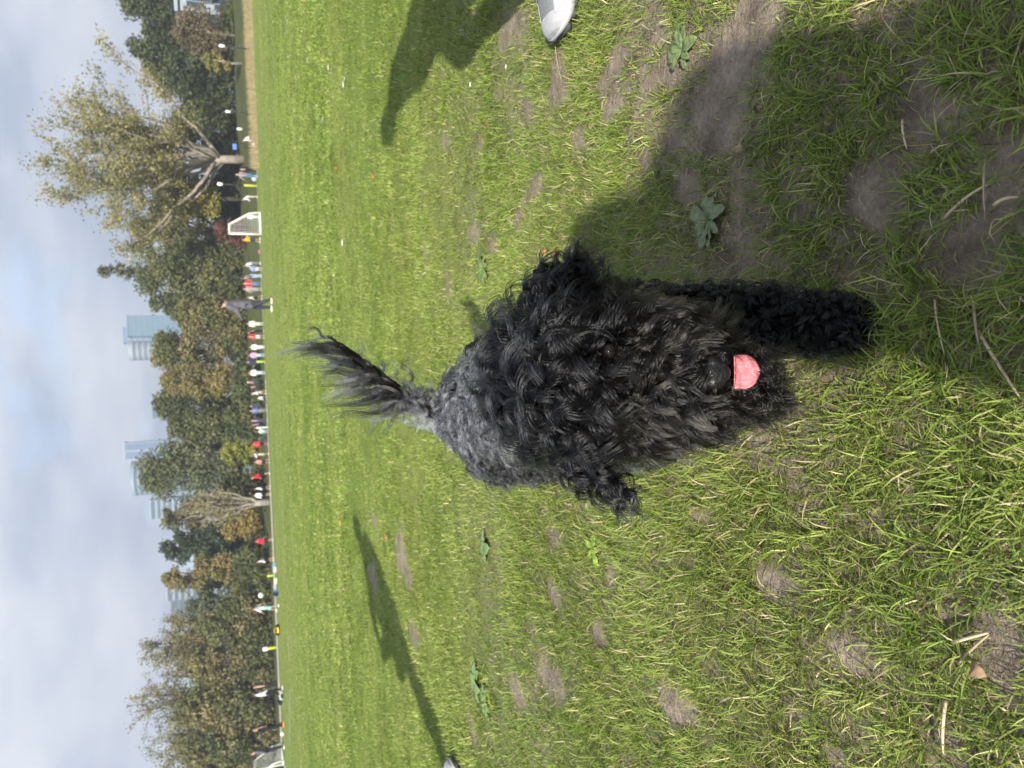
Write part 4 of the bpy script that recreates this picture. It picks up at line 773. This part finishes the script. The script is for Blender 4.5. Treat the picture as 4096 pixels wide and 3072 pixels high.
# ------------------------------------------------------------------ goals, posts, balls, bags
white_t = mat('goal_white', (.80, .79, .74), .45, .05, 4); netm = mat('net_cord', (.62, .62, .60), .8)
def goal(label, p0, wdir, Wg=3.0, Hg=1.83, dt=.55, db=1.35, flip=1):
    root = empty('football_goal', p0, label, 'goal'); w = np.array([wdir[0], wdir[1], 0.]); w /= np.linalg.norm(w); d = np.array([w[1], -w[0], 0.]) * flip; z = np.array([0, 0, 1.])
    r = .055
    def bar(nm, pts, rr=r): mesh(nm, *tube(pts, rr, 8), white_t, root, True)
    for s in (0, 1):
        o = w * Wg * s; bar('post', [o + z * .0, o + z * (Hg - r)]); q = [o + z * Hg, o + d * dt + z * Hg, o + d * db * .92 + z * Hg * .38, o + d * db + z * .06]; bar('side_frame', q, r * .8); bar('ground_bar', [o + z * .05, o + d * db + z * .05], r * .8)
    bar('crossbar', [z * Hg, w * Wg + z * Hg]); bar('back_bar', [d * db + z * .06, d * db + w * Wg + z * .06], r * .8); bar('top_bar', [d * dt + z * Hg, d * dt + w * Wg + z * Hg], r * .6)
    prof = [z * Hg, d * dt + z * Hg, d * db * .92 + z * Hg * .38, d * db + z * .06]; lens = np.cumsum([0] + [np.linalg.norm(prof[k + 1] - prof[k]) for k in range(3)])
    def pp(t): k = min(2, int(np.searchsorted(lens, t, 'right') - 1)); return prof[k] + (prof[k + 1] - prof[k]) * (t - lens[k]) / (lens[k + 1] - lens[k])
    parts = []
    for t_ in np.arange(0, lens[-1], .14): a = pp(t_); parts.append(tube([a, a + w * Wg], .006, 3, False))
    for u in np.arange(0, Wg + .01, .14): parts.append(tube([q + w * u for q in [pp(t_) for t_ in np.linspace(0, lens[-1] - 1e-6, 8)]], .006, 3, False))
    for s in (0, 1):
        for h in np.arange(.12, Hg, .14):
            dx = db * .97 if h < Hg * .38 else dt + (db * .92 - dt) * (Hg - h) / (Hg * .62); parts.append(tube([w * Wg * s + z * h, w * Wg * s + z * h + d * dx], .006, 3, False))
        for q in np.arange(.14, db, .14):
            hh = Hg if q < dt else Hg - (q - dt) / (db * .92 - dt) * Hg * .62; parts.append(tube([w * Wg * s + d * q, w * Wg * s + d * q + z * max(.1, hh)], .006, 3, False))
    mesh('net', *join(parts), netm, root)
goal('white portable football goal with net seen from the side', at(938, 1047), (.65, 2.93), 3.0, A(917, 938, at(938, 1047)[1])[2])
pg = at(3018, 1137); goal('white goal frame cut off by the left edge', pg + np.array([-1.75, 0, 0]), (-.3, 2.9))
blkm = mat('pole_black', (.03, .03, .03), .5); yel = mat('post_yellow', (.50, .62, .03), .5, .05, 5); lampw = mat('lamp_white', (.85, .85, .85), .4)
def post(name, label, ty, x0, x1, sleeve, r=.05, head=True, ymax=58.0):
    p = at(ty, x1, ymax); H = A(x0, ty, p[1])[2] - p[2]; root = empty(name, p, label, 'lamp post' if head else 'bollard', 'posts along the path')
    if sleeve: mesh('sleeve', *tube([(0, 0, 0), (0, 0, sleeve - .04), (0, 0, sleeve)], [r * 1.6, r * 1.6, r * 1.3], 12), yel, root, True)
    if head: mesh('pole', *tube([(0, 0, sleeve), (0, 0, H - .3)], [r, r * .8], 10), blkm, root, True); mesh('lamp_head', *tube([(0, 0, H - .38), (0, 0, H - .36), (0, 0, H - .06), (0, 0, H)], [r * 1.1, r * 2.3, r * 2.4, r * 1.3], 14), lampw, root, True)
    else: mesh('cap', *tube([(0, 0, sleeve), (0, 0, sleeve + .06)], [r * 1.3, r * .5], 12), blkm, root, True)
post('lamp_post', 'black lamp post with yellow-green sleeve beside the man in grey', 744, 869, 1031, .95)
post('lamp_post', 'short lamp post with yellow sleeve and white head on the left', 2588, 1050, 1111, .78, .06)
post('lamp_post', 'slim lamp post at the straw grass below the small yellow tree', 198, 876, 1012, 0, .04)
post('lamp_post', 'slim lamp post right of the kneeling person', 455, 902, 1014, 0, .04)
post('lamp_post', 'slim lamp post just above the kneeling person', 521, 948, 1020, 0, .04)
post('bollard', 'yellow bollard in front of the navy jacket', 1446, 1024, 1062, .62, .05, False)
post('bollard', 'yellow bollard behind the row of bags', 2301, 1066, 1097, .5, .05, False)
sg = at(555, 1022); sroot = empty('notice_board', sg + np.array([0, 2.2, 0]), 'blue notice board above the kneeling person', 'sign'); zz = A(937, 555, sg[1] + 2.2)[2] - sg[2]
mesh('board', *box(-.22, .22, -.03, .03, zz - .14, zz + .14), mat('board_blue', (.10, .22, .62), .5), sroot); mesh('post', *tube([(0, 0, 0), (0, 0, zz - .14)], .03, 8), blkm, sroot, True)
icov = _ico(1)[0]
def ball(label, c, r, dark=(.03, .03, .03), light=(.8, .78, .76)):
    v, f = ICO3; fc = v[f].mean(1); fc /= np.linalg.norm(fc, axis=1)[:, None]; mi = (np.max(fc @ icov.T, axis=1) > .93).astype(int)
    root = mesh('football', v * r, f, None, None, True, [cloth(light), cloth(dark)], mi); root.location = tuple(float(q) for q in c); tag(root, label, 'ball', 'footballs'); return root
bq = at(2422, 1117); ball('white football in the air by the kicking child', A(1044, 2381, bq[1] - .3), .15, (.5, .3, .28))
bq = at(2933, 1139); ball('white football on the ground between the two left onlookers', bq + np.array([0, 0, .12]), .12, (.6, .55, .55))
bq = at(578, 1029); ball('pink and white football beside the kneeling person', bq + np.array([0, 0, .16]), .16, (.75, .15, .2))
def bag(label, ty, xf, w, h, c, c2=None):
    w *= .75; h *= .8; c = tuple(q * .7 for q in c); p = at(ty, xf); root = empty('bag', p, label, 'bag', 'bags left on the grass'); hs = .5 * w
    blob('bag_body', [((-hs * .6, 0, h * .45), h * .42, (hs * .6, 0, h * .42), h * .40, (1, .8, 1)), ((-hs * .3, 0, h * .6), h * .34, (hs * .2, 0, h * .62), h * .30)], .022, cloth(c), root, 2)
    mesh('strap', *tube([(-hs * .5, -.05, h * .7), (-hs * .2, -.1, h * 1.05), (hs * .2, -.1, h * 1.05), (hs * .5, -.05, h * .7)], .015, 6), cloth(c2 or (.03, .03, .03)), root, True)
    if c2: blob('flap', [((-hs * .3, -h * .25, h * .35), h * .22, (hs * .35, -h * .25, h * .4), h * .2)], .02, cloth(c2), root, 1)
bag('small light blue bag at the right end of the row of bags', 2261, 1107, .45, .36, (.25, .42, .58)); bag('small white bag second in the row of bags', 2277, 1109, .4, .34, (.70, .72, .75))
bag('pale yellow-white bag in the middle of the row of bags', 2322, 1112, .4, .34, (.75, .76, .60)); bag('grey and white bag near the left end of the row of bags', 2342, 1110, .5, .35, (.45, .48, .52)); bag('bright blue bag at the left end of the row of bags', 2372, 1113, .45, .33, (.10, .25, .55))
bag('black bag with bright yellow flap lying left of the kicking child', 2518, 1120, .95, .36, (.03, .03, .03), (.85, .62, .02)); bag('dark navy holdall by the striped-shirt person', 2800, 1130, .8, .34, (.03, .04, .08)); bag('black and white rucksack at the feet of the patterned shirt', 2780, 1136, .6, .36, (.55, .55, .55), (.03, .03, .03))
bag('patterned white carrier held low by the man in grey', 712, 1026, .4, .55, (.66, .68, .80)); bag('pink bag on the touchline left of the yellow jersey', 1007, 1040, .35, .25, (.65, .22, .26))

# ------------------------------------------------------------------ weeds, leaves, straws, daisies
def leafcol(c): return mat('weed_%d_%d' % (c[0] * 1000, c[1] * 1000), c, .45, .18, 70, .35, .25)
def rosette(label, tx, ty, R, n, c, seed):
    p = G(tx, ty); p[2] = float(terr(p[0:1], p[1:2])[0]); root = empty('plantain', p, label, 'weed', 'broad-leaved weeds in the turf'); R *= .85; g = np.random.default_rng(seed)
    for k in range(n):
        a = 6.283 * k / n + g.normal(0, .25); L_ = R * g.uniform(.65, 1.1); wd = L_ * g.uniform(.22, .32); el = g.uniform(.12, .5); v = []; f = []
        for i in range(9):
            u = i / 8; wi = wd * (.14 + .86 * math.sin(min(1, max(0, (u - .18) / .82)) ** .8 * math.pi) ** .7 if u > .2 else .14); zz_ = .006 + L_ * (math.sin(el) * u - .55 * math.sin(el) * u * u * 1.5)
            for s in (-1, -.5, 0, .5, 1): v.append(rot((L_ * u, wi * s * (1 + .06 * math.sin(7 * u + k)), max(.004, zz_ + .10 * wi * abs(s) * 2 + .004 * g.random())), 'z', a))
        for i in range(8):
            for j in range(4): f.append((i * 5 + j, i * 5 + j + 1, (i + 1) * 5 + j + 1, (i + 1) * 5 + j))
        o = mesh('leaf', v, f, leafcol(c), root, True); o.modifiers.new('t', 'SOLIDIFY').thickness = .0006
rosette('broad green plantain in sunlit bare soil at the right', 2740, 200, .050, 8, (.15, .20, .075), 1)
rosette('grey-green plantain in the shade right of the dog leg', 2850, 880, .060, 9, (.16, .20, .10), 2)
rosette('plantain by a bare strip right of the tail', 1935, 1070, .075, 9, (.15, .23, .06), 3)
rosette('light yellow-green weed left of the hanging ear', 2375, 2195, .048, 6, (.28, .42, .07), 4)
rosette('leafy weed farther back on the left lawn', 1905, 2720, .09, 9, (.19, .28, .10), 5)
rosette('weed beside the bare patch behind it on the left lawn', 1950, 2800, .08, 8, (.17, .26, .09), 6)
rosette('bluish weed in the mid lawn between the long shadow and the dog', 1945, 2190, .07, 7, (.15, .24, .08), 7)
strawm = mat('dry_straw', (.55, .45, .29), .7, .2, 60); strawd = mat('dry_straw_dark', (.36, .29, .19), .8, .2, 60)
for k, (a, b, r, lb) in enumerate([((3905, 1205), (3935, 1435), .0016, 'pale straw stalk standing across bare soil at the bottom centre'), ((3915, 1320), (4096, 1595), .0019, 'long thick pale straw stalk near the bottom centre edge'), ((3790, 875), (3970, 740), .0017, 'straw stalk on dark soil right of the dog paw'), ((3960, 640), (3960, 880), .0012, 'thin straw stalk crossing the dark soil patch on the right'), ((3835, 2565), (3985, 2525), .0020, 'broad pale straw on the dark soil at the left bottom'), ((3800, 2800), (3795, 3010), .0020, 'upright pale straw at the bottom left corner'), ((3860, 2650), (3990, 2530), .0016, 'grey straw lying under the broad pale straw'), ((3990, 820), (4096, 790), .0018, 'thick straw at the far right bottom edge'), ((3620, 480), (3640, 600), .0014, 'short straw in the shaded turf on the right'), ((2240, 160), (2260, 330), .0012, 'thin dry stem in front of the white shoe'), ((3750, 1200), (3790, 1420), .0012, 'fine straw just below the dog paw')]):
    a = G(*a); b = G(*b); a[2] = terr(a[0:1], a[1:2])[0] + .010; b[2] = terr(b[0:1], b[1:2])[0] + .012; m = (a + b) / 2 + np.array([.003, -.004, .010]); q = np.linspace(0, 1, 7)[:, None]
    o = mesh('straw', *tube((1 - q) ** 2 * a + 2 * q * (1 - q) * m + q * q * b, [r, r, r * .95, r * .9, r * .85, r * .7, r * .4], 6), strawm if k % 3 else strawd, None, True); tag(o, lb, 'straw', 'dry stalks on the turf')
def dead_leaf(label, tx, ty, L_, c, yaw, seed):
    g = np.random.default_rng(seed); p = G(tx, ty); p[2] = float(terr(p[0:1], p[1:2])[0]) + .02; v = []; f = []
    for i in range(9):
        u = i / 8; wi = L_ * .30 * math.sin(math.pi * u ** .8) ** .8 * (1 + .22 * math.sin(i * 2.3)) + .0008
        for s in (-1, 0, 1): v.append((u * L_ - L_ / 2, wi * s, .25 * wi * abs(s) + .006 * math.sin(u * 5)))
    for i in range(8):
        for j in (0, 1): f.append((i * 3 + j, i * 3 + j + 1, (i + 1) * 3 + j + 1, (i + 1) * 3 + j))
    o = mesh('fallen_leaf', v, f, mat('dead_leaf_%d' % seed, c, .7, .25, 120, .2, .3), None, True); o.location = tuple(p); o.rotation_euler = (.25, .15, yaw); o.modifiers.new('t', 'SOLIDIFY').thickness = .0008; tag(o, label, 'leaf', 'fallen leaves')
dead_leaf('tan fallen leaf on the dark soil at the bottom left', 3965, 2660, .024, (.32, .21, .13), 1.3, 1); dead_leaf('brown curled leaf at the tip of the right ear', 2246, 1005, .03, (.22, .12, .06), .4, 2)
dead_leaf('small orange leaf above the right ear', 2214, 1012, .02, (.55, .22, .06), 2.0, 3); dead_leaf('tan leaf in the shaded turf right of the dog', 3025, 590, .026, (.34, .25, .15), .5, 4); dead_leaf('tiny orange-red leaf right of the tail in the lawn', 1357, 668, .05, (.6, .20, .06), .3, 5); dead_leaf('small orange leaf farther along the lawn on the right', 1505, 705, .05, (.55, .22, .06), 1.0, 6); dead_leaf('red-orange leaf by the bare strip on the left', 1558, 2140, .05, (.55, .16, .08), .8, 7)
pet = mat('petal_white', (.82, .82, .80), .6); cen = mat('flower_centre', (.75, .55, .04), .6); ylw = mat('petal_yellow', (.80, .62, .03), .6)
def daisy(label, tx, ty, r, pm):
    p = G(tx, ty); p[2] = float(terr(p[0:1], p[1:2])[0]); h = .05; root = empty('daisy', p, label, 'flower', 'small flowers in the lawn'); parts = []
    for k in range(11):
        a = 6.283 * k / 11; parts.append(([rot(q, 'z', a) + np.array([0, 0, h]) for q in ((.2 * r, -.1 * r, 0), (.75 * r, -.2 * r, .25 * r), (r, 0, .22 * r), (.75 * r, .2 * r, .25 * r), (.2 * r, .1 * r, 0))], [(0, 1, 2, 3, 4)]))
    mesh('petals', *join(parts), pm, root); mesh('centre', ICO1[0] * np.array([.28 * r, .28 * r, .18 * r]) + np.array([0, 0, h + .03 * r]), ICO1[1], cen, root, True); mesh('stem', *tube([(0, 0, 0), (.004, 0, h)], .0015, 5), leafcol((.1, .2, .05)), root)
for k, (x, y, r, lb) in enumerate([(1340, 272, .026, 'largest white daisy right of the long shadow tip'), (1405, 342, .024, 'white daisy just above the right-hand shadow'), (1408, 318, .016, 'small white daisy touching the one above the shadow'), (1251, 243, .022, 'white daisy nearest the straw grass row'), (1260, 197, .022, 'white daisy far right in the lawn'), (1138, 88, .03, 'distant white daisy at the far right'), (1164, 86, .03, 'second distant white daisy at the far right'), (1153, 136, .03, 'distant daisy in line with the far right pair'), (1312, 477, .022, 'white daisy left of the shadow tip'), (1399, 972, .03, 'white daisy on the open lawn right of the tail'), (2103, 275, .006, 'small white petal head beside the shoe shadow'), (1952, 345, .008, 'small white petal head below the right-hand shadow')]): daisy(lb, x, y, r, pet)
daisy('single yellow flower beyond the tip of the long left shadow', 1388, 2090, .035, ylw)

# ------------------------------------------------------------------ haze
hz = bpy.data.materials.new('haze_air'); hz.use_nodes = True; t = hz.node_tree; t.nodes.remove(t.nodes['Principled BSDF'])
hv = N(t, 'ShaderNodeVolumePrincipled'); hv.inputs['Color'].default_value = (.86, .91, 1.0, 1); hv.inputs['Density'].default_value = .0009; hv.inputs['Anisotropy'].default_value = .15
t.links.new(hv.outputs[0], t.nodes['Material Output'].inputs['Volume'])
tag(mesh('haze', *box(-700, 700, -60, 900, -1.5, 150), hz), 'thin pale air haze over the whole park', 'haze', kind='stuff')
